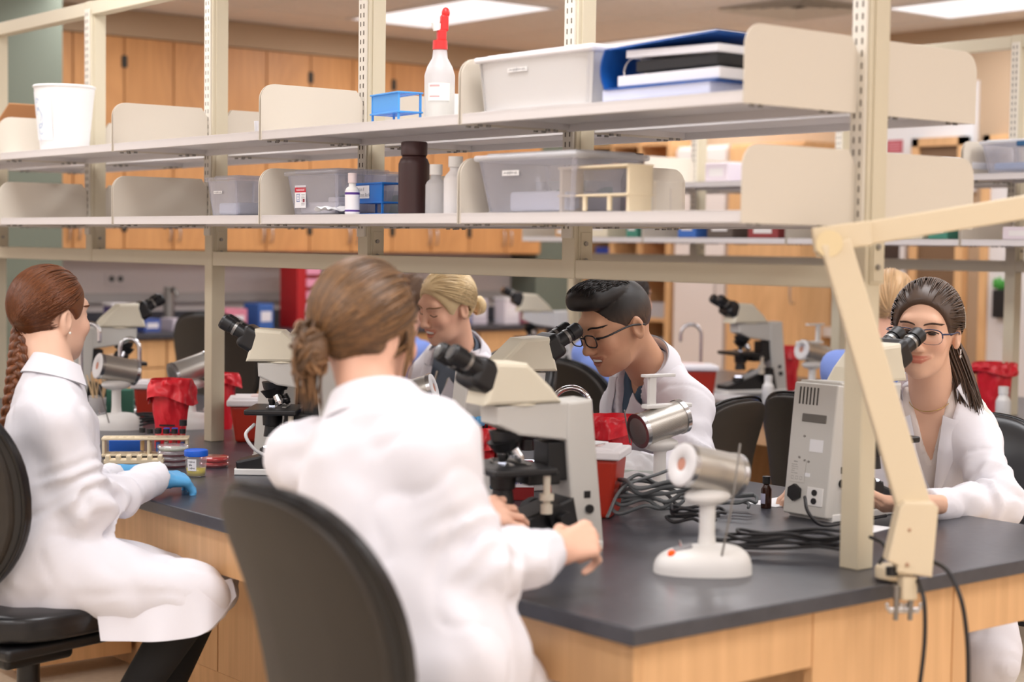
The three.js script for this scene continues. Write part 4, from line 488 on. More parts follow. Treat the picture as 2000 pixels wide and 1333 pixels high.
// ---------- microscopes ----------
const lensGlow = new THREE.MeshStandardMaterial({ color: 0xffffff, emissive: new THREE.Color().setRGB(0.8, 0.82, 1), emissiveIntensity: 2.5 });
function bits(t, k) { return t; }
function microscope(label, pos, user, o = {}) {
  const t = thing('microscope', label, 'microscope', V3(pos.x, pos.y + 0.0035, pos.z), Math.atan2(user.x, user.z), o.group || 'teaching microscopes'); t.scale.setScalar(o.scale || 1); const W = o.width || 0.095, G = o.body || scopeGrey;
  const prof = (pts, w, b = 0.006) => ex(pts.map(([z, y]) => [-z, y]), w, b).rotateY(PI / 2); // (z, y) outline, extruded across x
  obj('pillar', prof([[-0.205, 0.008], [-0.14, 0.008], [-0.118, 0.255], [-0.118, 0.32], [-0.17, 0.324]], W), G, t);
  obj('arm', prof([[-0.125, 0.245], [0.0, 0.262], [0.05, 0.285], [0.052, 0.315], [-0.125, 0.322]], W * 0.92), G, t);
  obj('base', prof([[-0.15, 0.006], [0.11, 0.006], [0.112, 0.03], [0.05, 0.045], [-0.06, 0.085], [-0.128, 0.11]], Math.min(W, 0.12) + 0.004), black, t);
  obj('base_rim', prof([[-0.2, 0.0], [0.118, 0.0], [0.118, 0.012], [-0.2, 0.012]], Math.min(W, 0.12) + 0.02, 0.003), o.rim || whitePlastic, t);
  obj('illuminator', [cy(0.026, 0.03, 0.03, 0, 0.055, 0.03), cy(0.02, 0.02, 0.004, 0, 0.0705, 0.03)], black, t); obj('lamp_lens', cy(0.016, 0.016, 0.003, 0, 0.074, 0.03), lensGlow, t);
  const st = obj('stage', [bx(0.2, 0.016, 0.15, 0, 0.182, 0.012, 0.005), bx(0.09, 0.03, 0.08, 0, 0.16, -0.06, 0.005)], black, t); obj('slide_clip', [bx(0.09, 0.004, 0.012, 0.0, 0.193, -0.02, 0.001), tb([[-0.05, 0.193, -0.02], [-0.06, 0.194, 0.02], [-0.02, 0.194, 0.035]], 0.0025)], dullSteel, st); obj('slide', bx(0.075, 0.0015, 0.026, 0, 0.1915, 0.02), glass, st); obj('stage_light', cy(0.008, 0.008, 0.001, 0, 0.1935, 0.022), lensGlow, st);
  obj('stage_block', bx(0.07, 0.085, 0.055, 0, 0.195, -0.1, 0.004), black, t); obj('condenser', [cy(0.03, 0.028, 0.035, 0, 0.155, 0.02), cy(0.022, 0.026, 0.03, 0, 0.12, 0.02)], black, t); obj('stage_drive', [rod([0.082, 0.09, -0.045], [0.082, 0.176, -0.045], 0.008), cy(0.013, 0.013, 0.02, 0.082, 0.1, -0.045), cy(0.016, 0.016, 0.014, 0.082, 0.126, -0.045)], o.drive || mat(214, 204, 186, 0.5), t);
  for (const s of [-1, 1]) obj('focus_knob', [cy(0.028, 0.028, 0.022, s * (W / 2 + 0.012), 0.075, -0.09, 0, 0, PI / 2), cy(0.017, 0.017, 0.03, s * (W / 2 + 0.036), 0.075, -0.09, 0, 0, PI / 2)], s > 0 ? black : rubber, t);
  obj('nosepiece', [cy(0.04, 0.034, 0.022, 0, 0.252, 0.012), cy(0.038, 0.026, 0.024, 0, 0.233, 0.016, 0.25)], black, t);
  for (let k = 0; k < 4; k++) { const a = k / 4 * 2 * PI + 0.4, main = k === 0, x = main ? 0 : Math.sin(a) * 0.03, z = main ? 0.022 : 0.012 - Math.abs(Math.cos(a)) * 0.03; const ob = obj('objective', [cy(0.0115, 0.0115, 0.02, x, 0.216, z, main ? 0 : 0.5, 0, main ? 0 : x * 12), cy(0.0105, 0.007, main ? 0.018 : 0.01, main ? x : x * 1.25, main ? 0.2 : 0.204, main ? z : z - 0.006, main ? 0 : 0.5, 0, main ? 0 : x * 12)], k % 2 ? chrome : black, t); obj('ring', tor(0.0112, 0.0012, x, 0.214, z), chrome, ob); }
  // cream binocular head, turned towards the user
  const hd = obj('head', [ex([[-0.085, 0.332], [0.08, 0.332], [0.058, 0.408], [-0.008, 0.404], [-0.066, 0.352]].map(([z, y]) => [-z, y]), 0.105, 0.01).rotateY(PI / 2), cy(0.045, 0.05, 0.012, 0, 0.327, -0.01)], o.head || scopeCream, t, 'cream viewing head');
  void hd; const e = 30 * D2, d = V3(0, Math.sin(e), Math.cos(e)), b0 = V3(0, 0.362, 0.036), n = V3(0, Math.cos(e), -Math.sin(e));
  const bl = bx(0.104, 0.07, 0.09, 0, 0, 0, 0.016); _m.makeBasis(V3(1, 0, 0), n, d).setPosition(b0.clone().addScaledVector(d, 0.038)); const bin = obj('eyepiece_block', [bl.applyMatrix4(_m)], black, t);
  void bin; for (const s of [-1, 1]) { const q = b0.clone().addScaledVector(n, 0.004).add(V3(s * 0.031, 0, 0)), at2 = k => q.clone().addScaledVector(d, k); const tube = obj('eyepiece', [rod(at2(0.05), at2(0.118), 0.0205, 0.0195, 24), rod(at2(0.118), at2(0.143), 0.022, 0.022, 24), rod(at2(0.143), at2(0.15), 0.022, 0.018, 24)], black, t); obj('band', rod(at2(0.1), at2(0.108), 0.021, 0.021, 24), o.band || dullSteel, tube); obj('ocular', rod(at2(0.1495), at2(0.1512), 0.012, 0.012, 16), glass, tube); }
  for (const s of [-1, 1]) { obj('switch', bx(0.004, 0.016, 0.016, s * (W / 2), 0.12, -0.165, 0.001), black, t); obj('dial', cy(0.01, 0.01, 0.012, s * (W / 2), 0.088, -0.17, 0, 0, PI / 2), black, t); }
  if (o.rear) { // rear housing: vents, handle slot, rating plate, sockets
    const tilt = Math.atan2(0.035, 0.316), R = g => { g.rotateX(tilt); g.translate(0, 0.165, -0.195); return g; };
    const rp = obj('rear_housing', R(bx(W + 0.004, 0.32, 0.03, 0, 0, 0, 0.005)), G, t); const v = []; for (let k = 0; k < 6; k++) v.push(R(bx(0.0035, 0.042, 0.002, W / 2 - 0.02 - k * 0.011, 0.128, -0.0155))); obj('vents', v, mat(70, 66, 62, 0.8), rp); obj('handle_recess', R(bx(0.075, 0.02, 0.006, -0.005, 0.075, -0.0145, 0.002)), mat(110, 106, 100, 0.7), rp);
    const lt = canvas(256, 256, (x, w, h) => { x.fillStyle = '#cfccc6'; x.fillRect(0, 0, w, h); x.fillStyle = '#55524e'; x.font = 'bold 22px sans-serif'; x.fillText('Nikon', 60, 34); x.font = '15px sans-serif'; ['MICROSCOPE', 'MODEL ECLIPSE', '100-240V~ 1.5A', '50/60Hz', 'MADE IN JAPAN'].forEach((s, i) => x.fillText(s, 30, 66 + i * 24)); x.lineWidth = 2; x.strokeStyle = '#55524e'; for (const [a, b] of [[40, 190], [110, 190], [180, 190]]) x.strokeRect(a, b, 34, 34); });
    obj('rating_plate', R(lb(0.05, 0.055, 0.001, W / 2 - 0.034, -0.055, -0.0158)), new THREE.MeshStandardMaterial({ map: lt, roughness: 0.6 }), rp); obj('paper_label', R(bx(0.042, 0.03, 0.001, -0.02, 0.01, -0.0158)), paper, rp); obj('asset_tag', R(bx(0.018, 0.009, 0.001, 0.0, -0.062, -0.0158)), paper, rp);
    for (const [x, y] of [[0.02, 0.03], [0.03, -0.022], [0.012, -0.028], [0.0, -0.03], [-0.02, -0.105]]) obj('screw', R(cy(0.003, 0.003, 0.002, x, y, -0.016, PI / 2, 0, 0, 10)), dullSteel, rp);
    obj('power_socket', R(cy(0.021, 0.021, 0.012, W / 2 - 0.034, -0.108, -0.018, PI / 2, 0, 0, 6)), black, rp); obj('jack_plate', R(bx(0.05, 0.045, 0.004, -0.03, -0.112, -0.016, 0.002)), whitePlastic, rp); for (const y of [-0.102, -0.122]) obj('jack', R(cy(0.0075, 0.0075, 0.006, -0.03, y, -0.018, PI / 2, 0, 0, 14)), black, rp);
  }
  return t;
}
const dirXZ = (deg) => V3(Math.cos(deg * D2), 0, -Math.sin(deg * D2)); // 0 = +X, 90 = -Z
const S_FW = onY(BT, 996, 1078);
microscope('grey microscope gripped by person with messy bun', V3(S_FW.x, BT, S_FW.z), dirXZ(168));
microscope('grey microscope on bench with cream head left of person with messy bun', V3(...((p) => [p.x, BT, p.z])(onY(BT, 545, 925))), dirXZ(140));
microscope('grey microscope used by person with black glasses', ((q, u) => V3(q.x - u.x * 0.175, BT, q.z - u.z * 0.175))(PX(1128, 672, 4.72), dirXZ(-14)), dirXZ(-14), { band: dullSteel });
const S_BR = onY(BT, 1688, 1000); microscope('grey microscope with wide rear panel in front of smiling person with ponytail', V3(S_BR.x, BT, S_BR.z), dirXZ(0), { width: 0.132, rear: true, scale: 1.03 });
microscope('grey microscope with cream head beside steel faucets at far end of main island', V3(...((p) => [p.x, BT, p.z])(onY(BT, 235, 800))), dirXZ(-15));
microscope('grey microscope in front of laughing person with blond bun', V3(0.08, BT, -2.25), dirXZ(15));
microscope('black and grey microscope beside red bag on second island', V3(...((p) => [p.x, BT, p.z])(onY(BT, 1452, 768))), dirXZ(165), { body: scopeGrey });
microscope('white microscope on second island seen past laughing person', V3(...((p) => [p.x, BT, p.z])(onY(BT, 1040, 730))), dirXZ(150), { body: mat(226, 226, 226, 0.45) });
// ---------- loop incinerators ----------
const perfTex = canvas(256, 256, (x, w, h) => { x.fillStyle = '#cfcac2'; x.fillRect(0, 0, w, h); x.fillStyle = '#6b655c'; for (let j = 0; j < 16; j++) for (let i = 0; i < 16; i++) { x.beginPath(); x.arc(i * 16 + (j % 2 ? 8 : 0) + 4, j * 16 + 8, 4.2, 0, 7); x.fill(); } });
const perf = (() => { const t = perfTex.clone(); t.repeat.set(5, 3); t.needsUpdate = true; return new THREE.MeshPhysicalMaterial({ map: t, roughness: 0.35, metalness: 0.75 }); })();
const cerWhite = mat(226, 224, 224, 0.7), orangeLamp = new THREE.MeshStandardMaterial({ color: 0xff5a20, emissive: 0xff3a08, emissiveIntensity: 0.8 });
function incinerator(label, pos, turn, o = {}) {
  const t = thing('loop_incinerator', label, 'incinerator', [pos.x, pos.y, pos.z], turn, 'loop incinerators'), tl = o.tilt ?? 0.18, B = g => g.rotateY(o.bt || 0);
  obj('base', warp(cushion(0.102, 0.062, 0.058, 0.7, 0.85, 40, 24).rotateX(-PI / 2), v => { v.y = Math.max(0, v.y); v.y *= 1 + 0.15 * v.x / 0.1; v.z *= 1.05; if (o.bt) { const q = Math.cos(o.bt) * v.x + Math.sin(o.bt) * v.z; v.z = -Math.sin(o.bt) * v.x + Math.cos(o.bt) * v.z; v.x = q; } }), whitePlastic, t); obj('foot_pad', B(bx(0.15, 0.004, 0.08, 0, 0.002, 0, 0.001)), rubber, t);
  obj('stem', la([[0.026, 0.04], [0.019, 0.055], [0.0165, 0.08], [0.0165, 0.135], [0.024, 0.15]], 0.01, 0, 0), whitePlastic, t); obj('cradle', sp(0.055, 0.02, 0.036, 0.01, 0.158, 0), whitePlastic, t);
  const R = g => { g.rotateZ(PI / 2); g.rotateZ(tl * -1); g.translate(0.012, 0.212, 0); return g; };
  const bar_ = obj('barrel', R(new THREE.CylinderGeometry(0.044, 0.044, 0.13, 36, 1, true)), perf, t, 'perforated steel barrel'); for (const s of [1, -1]) obj('rim', R(cy(0.0465, 0.0465, 0.012, 0, s * 0.066, 0, 0, 0, 0, 36)), steel, bar_);
  obj('ceramic_plug', R(la([[0.014, 0.06], [0.014, 0.075], [0.043, 0.075], [0.045, 0.07]], 0, 0, 0)), cerWhite, bar_); obj('bore', R(cy(0.0145, 0.0145, 0.004, 0, 0.0715, 0, 0, 0, 0, 20)), mat(196, 140, 120, 0.9), bar_); obj('end_cap', R(la([[0, -0.072], [0.02, -0.074], [0.043, -0.071]], 0, 0, 0)), dullSteel, bar_);
  obj('indicator_lamp', B(sp(0.008, 0.008, 0.008, -0.066, 0.042, 0.03)), o.on === false ? redBin : orangeLamp, t, 'glowing orange indicator lamp'); obj('switch_plate', B(bx(0.04, 0.004, 0.024, -0.043, 0.053, 0.016, 0.001, 0.2, 0, 0.3)), mat(150, 150, 152, 0.5), t); obj('toggle', B(rod([-0.045, 0.053, 0.016], [-0.05, 0.068, 0.018], 0.003, 0.002)), chrome, t);
  if (o.loop) obj('loop_holder', tb(o.loop, 0.0022, 20, 6), dullSteel, t);
  if (o.tray) obj('tool_rest', [bx(0.022, 0.085, 0.012, 0.04, 0.295, 0, 0.002), bx(0.1, 0.008, 0.02, 0.02, 0.338, 0, 0.002), bx(0.15, 0.012, 0.026, -0.01, 0.258, 0.0, 0.004)], whitePlastic, t);
  return t;
}
const I1 = onY(BT, 1372, 1118), I2 = onY(BT, 1293, 985), I3 = onY(BT, 222, 838), I4 = onY(BT, 378, 836), I5 = onY(BT, 1582, 782), I6 = onY(BT, 810, 905);
const camTurn = (deg) => Math.atan2(-CR.z, CR.x) + deg * D2; // local +x to the right in the picture
incinerator('loop incinerator with orange lamp lit nearest the lamp clamp', I1, camTurn(32), { bt: -0.6, tilt: 0.22, loop: [[0.0, 0.045, 0.062], [0.02, 0.15, 0.066], [0.045, 0.27, 0.058]] });
incinerator('loop incinerator with tool rest beside tissue box', I2, camTurn(212), { tilt: 0.24, tray: true, loop: [[0.07, 0.16, 0.05], [0.085, 0.22, 0.05], [0.09, 0.245, 0.05]] });
incinerator('loop incinerator in front of steel faucets beside person with braid', I3, camTurn(34), { bt: -0.6, tilt: 0.2, on: false, loop: [[-0.04, 0.03, 0.06], [-0.075, 0.16, 0.056]] });
incinerator('loop incinerator behind shelf post beside red bag', I4, camTurn(214), { tilt: 0.3, on: false });
incinerator('loop incinerator beside red bag on second island', I5, camTurn(34), { tilt: 0.22, tray: true });
incinerator('loop incinerator half hidden by shoulder of person with messy bun', I6, camTurn(170), { tilt: 0.3, on: false });
// ---------- sharps boxes and red bags ----------
function sharps(label, pos, turn, w = 0.24, d = 0.16, h = 0.13) { const t = thing('sharps_box', label, 'sharps box', [pos.x, BT, pos.z], turn, 'red sharps boxes'); obj('box', warp(bx(w, h, d, 0, h / 2, 0, 0.012), v => { const k = 0.86 + 0.14 * v.y / h; v.x *= k; v.z *= k; }), redBin, t); const l = obj('lid', [bx(w + 0.02, 0.022, d + 0.02, 0, h + 0.008, 0, 0.006), bx(w - 0.02, 0.008, d - 0.02, 0, h + 0.021, 0, 0.003)], lidWhite, t, 'white lid'); obj('flap', bx(w * 0.5, 0.004, d * 0.45, 0, h + 0.027, 0, 0.001), mat(236, 214, 210, 0.5), l); return t; }
const at0 = (x, y) => { const p = onY(BT, x, y); return V3(p.x, BT, p.z); };
sharps('red sharps box with white lid behind microscope left of person with messy bun', at0(530, 860), camTurn(6), 0.27, 0.18, 0.125);
sharps('red sharps box with white lid behind microscope gripped by person with messy bun', at0(1140, 1004), camTurn(-14), 0.19, 0.15, 0.15);
sharps('red sharps box with white lid behind red bag near steel faucets', at0(318, 818), camTurn(4), 0.2, 0.14, 0.12);
sharps('dark red sharps box with white lid on second island', at0(1352, 778), camTurn(0), 0.2, 0.14, 0.13);
function redbag(label, pos, w, h, sd, o = {}) { const t = thing('biohazard_bag', label, 'red bag', [pos.x, pos.y, pos.z], camTurn(0), 'red biohazard bags'); const body = (u, v) => { const a = u * 2 * PI, y = v * h, r = mix(w * 0.33, w * 0.46, v) * (1 + 0.1 * Math.sin(a * 3 + sd) * v + 0.16 * NZ(Math.cos(a) * 2 + sd, Math.sin(a) * 2, v * 2.4) + 0.05 * Math.abs(NZ(Math.cos(a) * 6, Math.sin(a) * 6 + sd, v * 5))); return V3(Math.cos(a) * r * (o.sq || 1), y, Math.sin(a) * r * 0.85); }; obj('bag', [sheet((u, v) => body(u, v), 48, 20, 0.0015), sp(w * 0.32 * (o.sq || 1), 0.012, w * 0.27, 0, 0.012, 0)], redBag, t); obj('folded_cuff', sheet((u, v) => { const a = u * 2 * PI, p = body(u, 1); const dr = 0.005 + 0.012 * v + 0.012 * NZ(Math.cos(a) * 3 + sd, Math.sin(a) * 3, v * 2) + 0.006 * Math.sin(a * 5 + sd * 3) * v; p.x += Math.cos(a) * dr; p.z += Math.sin(a) * dr; p.y += 0.006 * Math.sin(v * PI) - v * h * (o.cuff || 0.22) * (1 + 0.25 * Math.sin(a * 2 + sd)); return p; }, 48, 8, 0.0015), redBag, t); if (o.print) obj('print', [bx(0.05, 0.006, 0.001, 0.0, h * 0.35, w * 0.345, 0), bx(0.03, 0.005, 0.001, 0.02, h * 0.25, w * 0.33, 0)], mat(40, 16, 18, 0.6), t); return t; }
redbag('red bag with folded cuff in front of shelf post beside test tube rack', at0(332, 876), 0.135, 0.225, 1, { print: true, cuff: 0.3 });
redbag('red bag behind shelf post next to sharps box', at0(434, 838), 0.1, 0.2, 2);
redbag('red bag holding pipette tips left of microscope gripped by person with messy bun', at0(912, 972), 0.155, 0.19, 3, { sq: 1.1, cuff: 0.4 });
redbag('tall red bag beside steel gooseneck faucet in front of person with black glasses', at0(1190, 950), 0.145, 0.2, 4, { cuff: 0.25 });
redbag('red bag beside loop incinerator on second island', at0(1532, 762), 0.15, 0.21, 5);
redbag('red bag by the shelf post on second island, behind smiling person with ponytail', at0(1938, 812), 0.16, 0.22, 6, { cuff: 0.2 });
{ const p = onY(0.912, 455, 607); redbag('red bag standing on the back wall counter', V3(p.x, 0.912, -6.6), 0.17, 0.2, 7); }
// ---------- gooseneck faucets ----------
function faucet(label, x, y, top, hw, dir, d) { const p = at0(x, y), t = thing('faucet', label, 'faucet', [p.x, BT, p.z], camTurn(0), 'gooseneck faucets'), q = onY(BT, x, y), sc = FOC / q.clone().sub(CAM).dot(CF), H = (y - top) / sc, R = hw / sc; const arc = []; for (let i = 0; i <= 12; i++) { const a = PI - i / 12 * PI; arc.push([dir * (R + R * Math.cos(a)), H - R + R * Math.sin(a), 0]); } obj('spout', tb([[0, 0.03, 0], [0, H * 0.5, 0], ...arc, [dir * 2 * R, H - R - 0.03, 0]], 0.0085, 60, 12), chrome, t); obj('base', la([[0.024, 0], [0.024, 0.012], [0.014, 0.03], [0.0125, 0.075], [0.014, 0.08], [0.009, 0.085]], 0, 0, 0), chrome, t); for (const s of [-1, 1]) { const v = obj('valve', [rod([0, 0.045, 0], [s * 0.05, 0.045, 0.0], 0.009), rod([s * 0.05, 0.04, 0], [s * 0.05, 0.07, 0], 0.008)], chrome, t); obj('handle', [bar([s * 0.05 - 0.02, 0.074, 0], [s * 0.05 + 0.02, 0.074, 0], 0.008, 0.01)], chrome, v); } return t; }
faucet('steel gooseneck faucet rising beside tall red bag', 1150, 945, 758, 37, -1);
faucet('steel gooseneck faucet nearer the person with braid', 158, 812, 632, 18, 1);
faucet('steel gooseneck faucet behind loop incinerator barrel', 272, 806, 662, 19, -1);
faucet('steel gooseneck faucet on second island', 1368, 742, 634, 20, -1);
// ---------- things on the shelves ----------
const SU = SHELF_U + 0.026, SL = SHELF_L + 0.026;
const onShelf = (Y, X, px) => { const p = onX(X, px, 400); return V3(X, Y, p.z); };
const ink = (c, x, y, s, f = 'bold 30px sans-serif') => (g) => { g.fillStyle = c; g.font = f; g.fillText(s, x, y); };
const labelMat = (w, h, draw) => new THREE.MeshStandardMaterial({ map: canvas(w, h, (x) => draw(x, w, h)), roughness: 0.7 });
function scribble(x, x0, y0, w, c = '#33343c') { x.strokeStyle = c; x.lineWidth = 3; x.beginPath(); for (let i = 0; i <= 22; i++) { const px = x0 + w * i / 22, py = y0 + Math.sin(i * 2.1) * 7 + Math.cos(i * 3.7) * 4; i ? x.lineTo(px, py) : x.moveTo(px, py); } x.stroke(); }
{ // paper bucket, carton
  const p = onShelf(SU, -0.2, 126), t = thing('paper_bucket', 'white paper bucket with faint blue print on upper shelf', 'bucket', p); obj('bucket', la([[0, 0], [0.083, 0], [0.106, 0.23], [0.102, 0.23], [0.08, 0.006], [0, 0.006]], 0, 0, 0, 40), mat(238, 237, 236, 0.6), t); obj('rim', tor(0.105, 0.005, 0, 0.23, 0), whitePlastic, t);
  const pm = labelMat(256, 256, (x, w, h) => { x.fillStyle = '#eceef0'; x.fillRect(0, 0, w, h); x.strokeStyle = '#b9c8dc'; x.lineWidth = 7; for (let k = 0; k < 9; k++) { x.beginPath(); x.arc(90 + k * 6, 40 + k * 22, 20 + (k % 3) * 12, k, k + 3.4); x.stroke(); } }); const g = new THREE.CylinderGeometry(0.1052, 0.0895, 0.17, 20, 1, true, 4.25, 1.15); g.translate(0, 0.125, 0); obj('print', g, pm, t);
  const q = onShelf(SU, -0.14, 20), c = thing('carton', 'open brown cardboard carton behind the paper bucket', 'carton', [q.x, q.y, q.z - 0.02]); const cb = mat(196, 144, 98, 0.85); obj('box', [bx(0.2, 0.14, 0.004, 0, 0.07, 0.15), bx(0.2, 0.14, 0.004, 0, 0.07, -0.15), bx(0.004, 0.14, 0.3, -0.1, 0.07, 0), bx(0.004, 0.14, 0.3, 0.1, 0.07, 0), bx(0.2, 0.004, 0.3, 0, 0.002, 0)], cb, c); obj('flap', bx(0.2, 0.004, 0.12, 0, 0.165, 0.2, 0, -0.5), cb, c); obj('flap', bx(0.08, 0.004, 0.28, -0.13, 0.17, 0, 0, 0, 0, -0.8), cb, c);
}
{ // blue test tube racks
  function blueRack(label, p, turn, n, bluePlastic) { const t = thing('tube_rack', label, 'test tube rack', p, turn, 'blue tube racks'); const w = 0.165, d = 0.075; const holes = []; for (let i = 0; i < n; i++) for (let j = 0; j < 2; j++) holes.push(Array.from({ length: 10 }, (_, k) => [(-0.5 + (i + 0.5) / n) * w + Math.cos(-k / 10 * 2 * PI) * 0.0095, (j - 0.5) * 0.036 + Math.sin(-k / 10 * 2 * PI) * 0.0095])); for (const y of [0.032, 0.082]) obj('tier', ex(rshape(w, d, 0.004), 0.004, 0.0008, holes).rotateX(-PI / 2).translate(0, y, 0), bluePlastic, t); obj('foot_plate', bx(w, 0.004, d, 0, 0.002, 0, 0.001), bluePlastic, t); obj('front_panel', bx(w * 0.9, 0.05, 0.003, 0, 0.057, d / 2 - 0.006), bluePlastic, t); for (const x of [-1, 1]) for (const z of [-1, 1]) obj('leg', bx(0.005, 0.082, 0.005, x * (w / 2 - 0.006), 0.041, z * (d / 2 - 0.006)), bluePlastic, t); return t; }
  blueRack('light blue plastic tube rack beside spray bottle on upper shelf', onShelf(SU, -0.2, 772), -PI / 2 - 0.15, 6, mat(78, 160, 232, 0.4));
  const r2 = blueRack('blue plastic tube rack with handwritten label on lower shelf', onShelf(SL, -0.22, 741), -PI / 2 - 0.12, 6, mat(24, 116, 206, 0.4)); const lm = labelMat(256, 96, (x, w, h) => { x.fillStyle = '#f2f2f4'; x.fillRect(0, 0, w, h); x.fillStyle = '#30323c'; x.font = 'italic 34px serif'; x.fillText('Section 8', 20, 40); x.fillText('Specimen Rack', 16, 82); }); obj('label', lb(0.085, 0.034, 0.001, -0.035, 0.06, 0.0345), lm, r2);
}
{ // spray bottle
  const t = thing('spray_bottle', 'translucent spray bottle with red trigger on upper shelf', 'spray bottle', onShelf(SU, -0.2, 856), camTurn(20)); t.scale.setScalar(0.88); obj('bottle', la([[0, 0], [0.041, 0], [0.044, 0.01], [0.044, 0.135], [0.036, 0.16], [0.022, 0.185], [0.02, 0.205], [0.019, 0.21], [0, 0.21]], 0, 0, 0, 32), milky, t); obj('liquid', la([[0, 0.004], [0.041, 0.004], [0.042, 0.105], [0, 0.105]], 0, 0, 0, 32), mat(232, 228, 206, 0.3), t);
  const red = mat(214, 40, 40, 0.35); const hd = obj('trigger_head', [cy(0.021, 0.022, 0.026, 0, 0.222, 0), bx(0.026, 0.035, 0.024, 0.004, 0.25, 0, 0.006), bx(0.024, 0.05, 0.022, 0.012, 0.285, 0, 0.008), sp(0.012, 0.016, 0.012, 0.016, 0.315, 0)], red, t); obj('nozzle', [cy(0.013, 0.011, 0.024, -0.012, 0.275, 0, 0, 0, 0.2), bx(0.012, 0.02, 0.014, -0.006, 0.275, 0, 0.003)], whitePlastic, hd); obj('label', new THREE.CylinderGeometry(0.0446, 0.0446, 0.05, 20, 1, true, -1.1, 1.5).translate(0, 0.085, 0), labelMat(128, 64, (x, w, h) => { x.fillStyle = '#f4f2ec'; x.fillRect(0, 0, w, h); x.fillStyle = '#c9a2a2'; x.fillRect(8, 6, 60, 8); x.fillRect(8, 46, 60, 6); }), t);
}
// lidded tubs
const hazy = new THREE.MeshPhysicalMaterial({ color: col(244, 242, 240), roughness: 0.3, transmission: 0.35, thickness: 0 });
function tub(label, p, w, d, h, m, o = {}) { const t = thing('lidded_tub', label, 'plastic tub', p, o.turn ?? 0, o.group); const wall = (a, b, y0, y1) => { }; const k = o.k || 0.86, sides = [];
  for (const [sx, sz] of [[1, 0], [-1, 0], [0, 1], [0, -1]]) sides.push(sheet((u, v) => { const s = mix(k, 1, v), x = sx ? sx * w / 2 * s : (u - 0.5) * w * s, z = sz ? sz * d / 2 * s : (u - 0.5) * d * s, c = 1 - 0.06 * Math.abs(2 * u - 1) ** 6; return V3(x * (sx ? c : 1), 0.003 + v * h, z * (sz ? c : 1)); }, 14, 3, 0.002)); sides.push(bx(w * k, 0.003, d * k, 0, 0.0015, 0)); obj('tub', sides, m, t);
  if (o.lid !== false) obj('lid', [bx(w + 0.014, 0.014, d + 0.014, 0, h + 0.008, 0, 0.006), bx(w - 0.03, 0.012, d - 0.03, 0, h + 0.014, 0, 0.005)], o.lidM || m, t);
  if (o.label) { const L = o.label; { obj('label', at(lb(L.w, L.h, 0.001), -(w / 2 * mix(k, 1, L.y / h)) - 0.003, L.y, L.x || 0, 0, -PI / 2, 0.0), L.m, t); }  }
  for (const f of o.fill || []) obj(f[0], f[1], f[2], t); return t; }
const rubLabel = labelMat(160, 200, (x, w, h) => { x.fillStyle = '#f0eff2'; x.fillRect(0, 0, w, h); x.fillStyle = '#c8283c'; x.fillRect(0, 18, w, 44); x.fillStyle = '#fff'; x.font = 'bold 20px sans-serif'; x.fillText('Rubbermaid', 22, 48); x.strokeStyle = '#3a5aa0'; x.lineWidth = 6; x.strokeRect(26, 78, 44, 64); x.fillStyle = '#3a5aa0'; x.font = 'bold 22px sans-serif'; x.fillText('22', 36, 106); x.fillText('21', 36, 134); x.fillStyle = '#777'; for (let k = 0; k < 8; k++) x.fillRect(96, 80 + k * 13, 52, 4); x.fillStyle = '#8a3040'; x.fillRect(118, 120, 28, 30); });
const noteLabel = labelMat(128, 32, (x, w, h) => { x.fillStyle = '#e8e6e4'; x.fillRect(0, 0, w, h); scribble(x, 8, 16, 108); });
tub('large white lidded tub with papers inside on upper shelf', V3(-0.205, SU, -0.69), 0.255, 0.4, 0.112, hazy, { turn: 0, k: 0.94, lidM: mat(240, 238, 240, 0.35), fill: [['papers', [bx(0.2, 0.03, 0.2, 0, 0.03, 0.05, 0.004, 0.1)], mat(168, 172, 186, 0.8)]], label: { w: 0.07, h: 0.01, y: 0.09, x: -0.05, m: noteLabel } });
tub('clear lidded tub with note label in fourth bay on lower shelf', onShelf(SL, -0.2, 478), 0.16, 0.17, 0.1, clearPlastic, { lidM: clearPlastic, label: { w: 0.05, h: 0.008, y: 0.07, x: -0.02, m: noteLabel }, fill: [['contents', [bx(0.11, 0.035, 0.12, 0, 0.022, 0, 0.008)], mat(226, 232, 240, 0.7)]] });
tub('clear lidded tub with red and blue brand label on lower shelf', V3(-0.2, SL, -1.66), 0.2, 0.25, 0.105, clearPlastic, { lidM: clearPlastic, label: { w: 0.055, h: 0.062, y: 0.05, x: -0.06, m: rubLabel }, fill: [['contents', [bx(0.15, 0.03, 0.19, 0, 0.02, 0, 0.008), bx(0.03, 0.014, 0.05, -0.04, 0.042, 0.04, 0.004)], mat(236, 232, 230, 0.7)]] });
tub('clear lidded tub with papers beside cream rack on lower shelf', V3(-0.222, SL, -0.715), 0.215, 0.35, 0.118, clearPlastic, { lidM: milky, label: { w: 0.06, h: 0.012, y: 0.09, x: -0.05, m: noteLabel }, fill: [['contents', [bx(0.14, 0.045, 0.2, 0, 0.026, 0, 0.008)], mat(222, 226, 234, 0.7)]] });
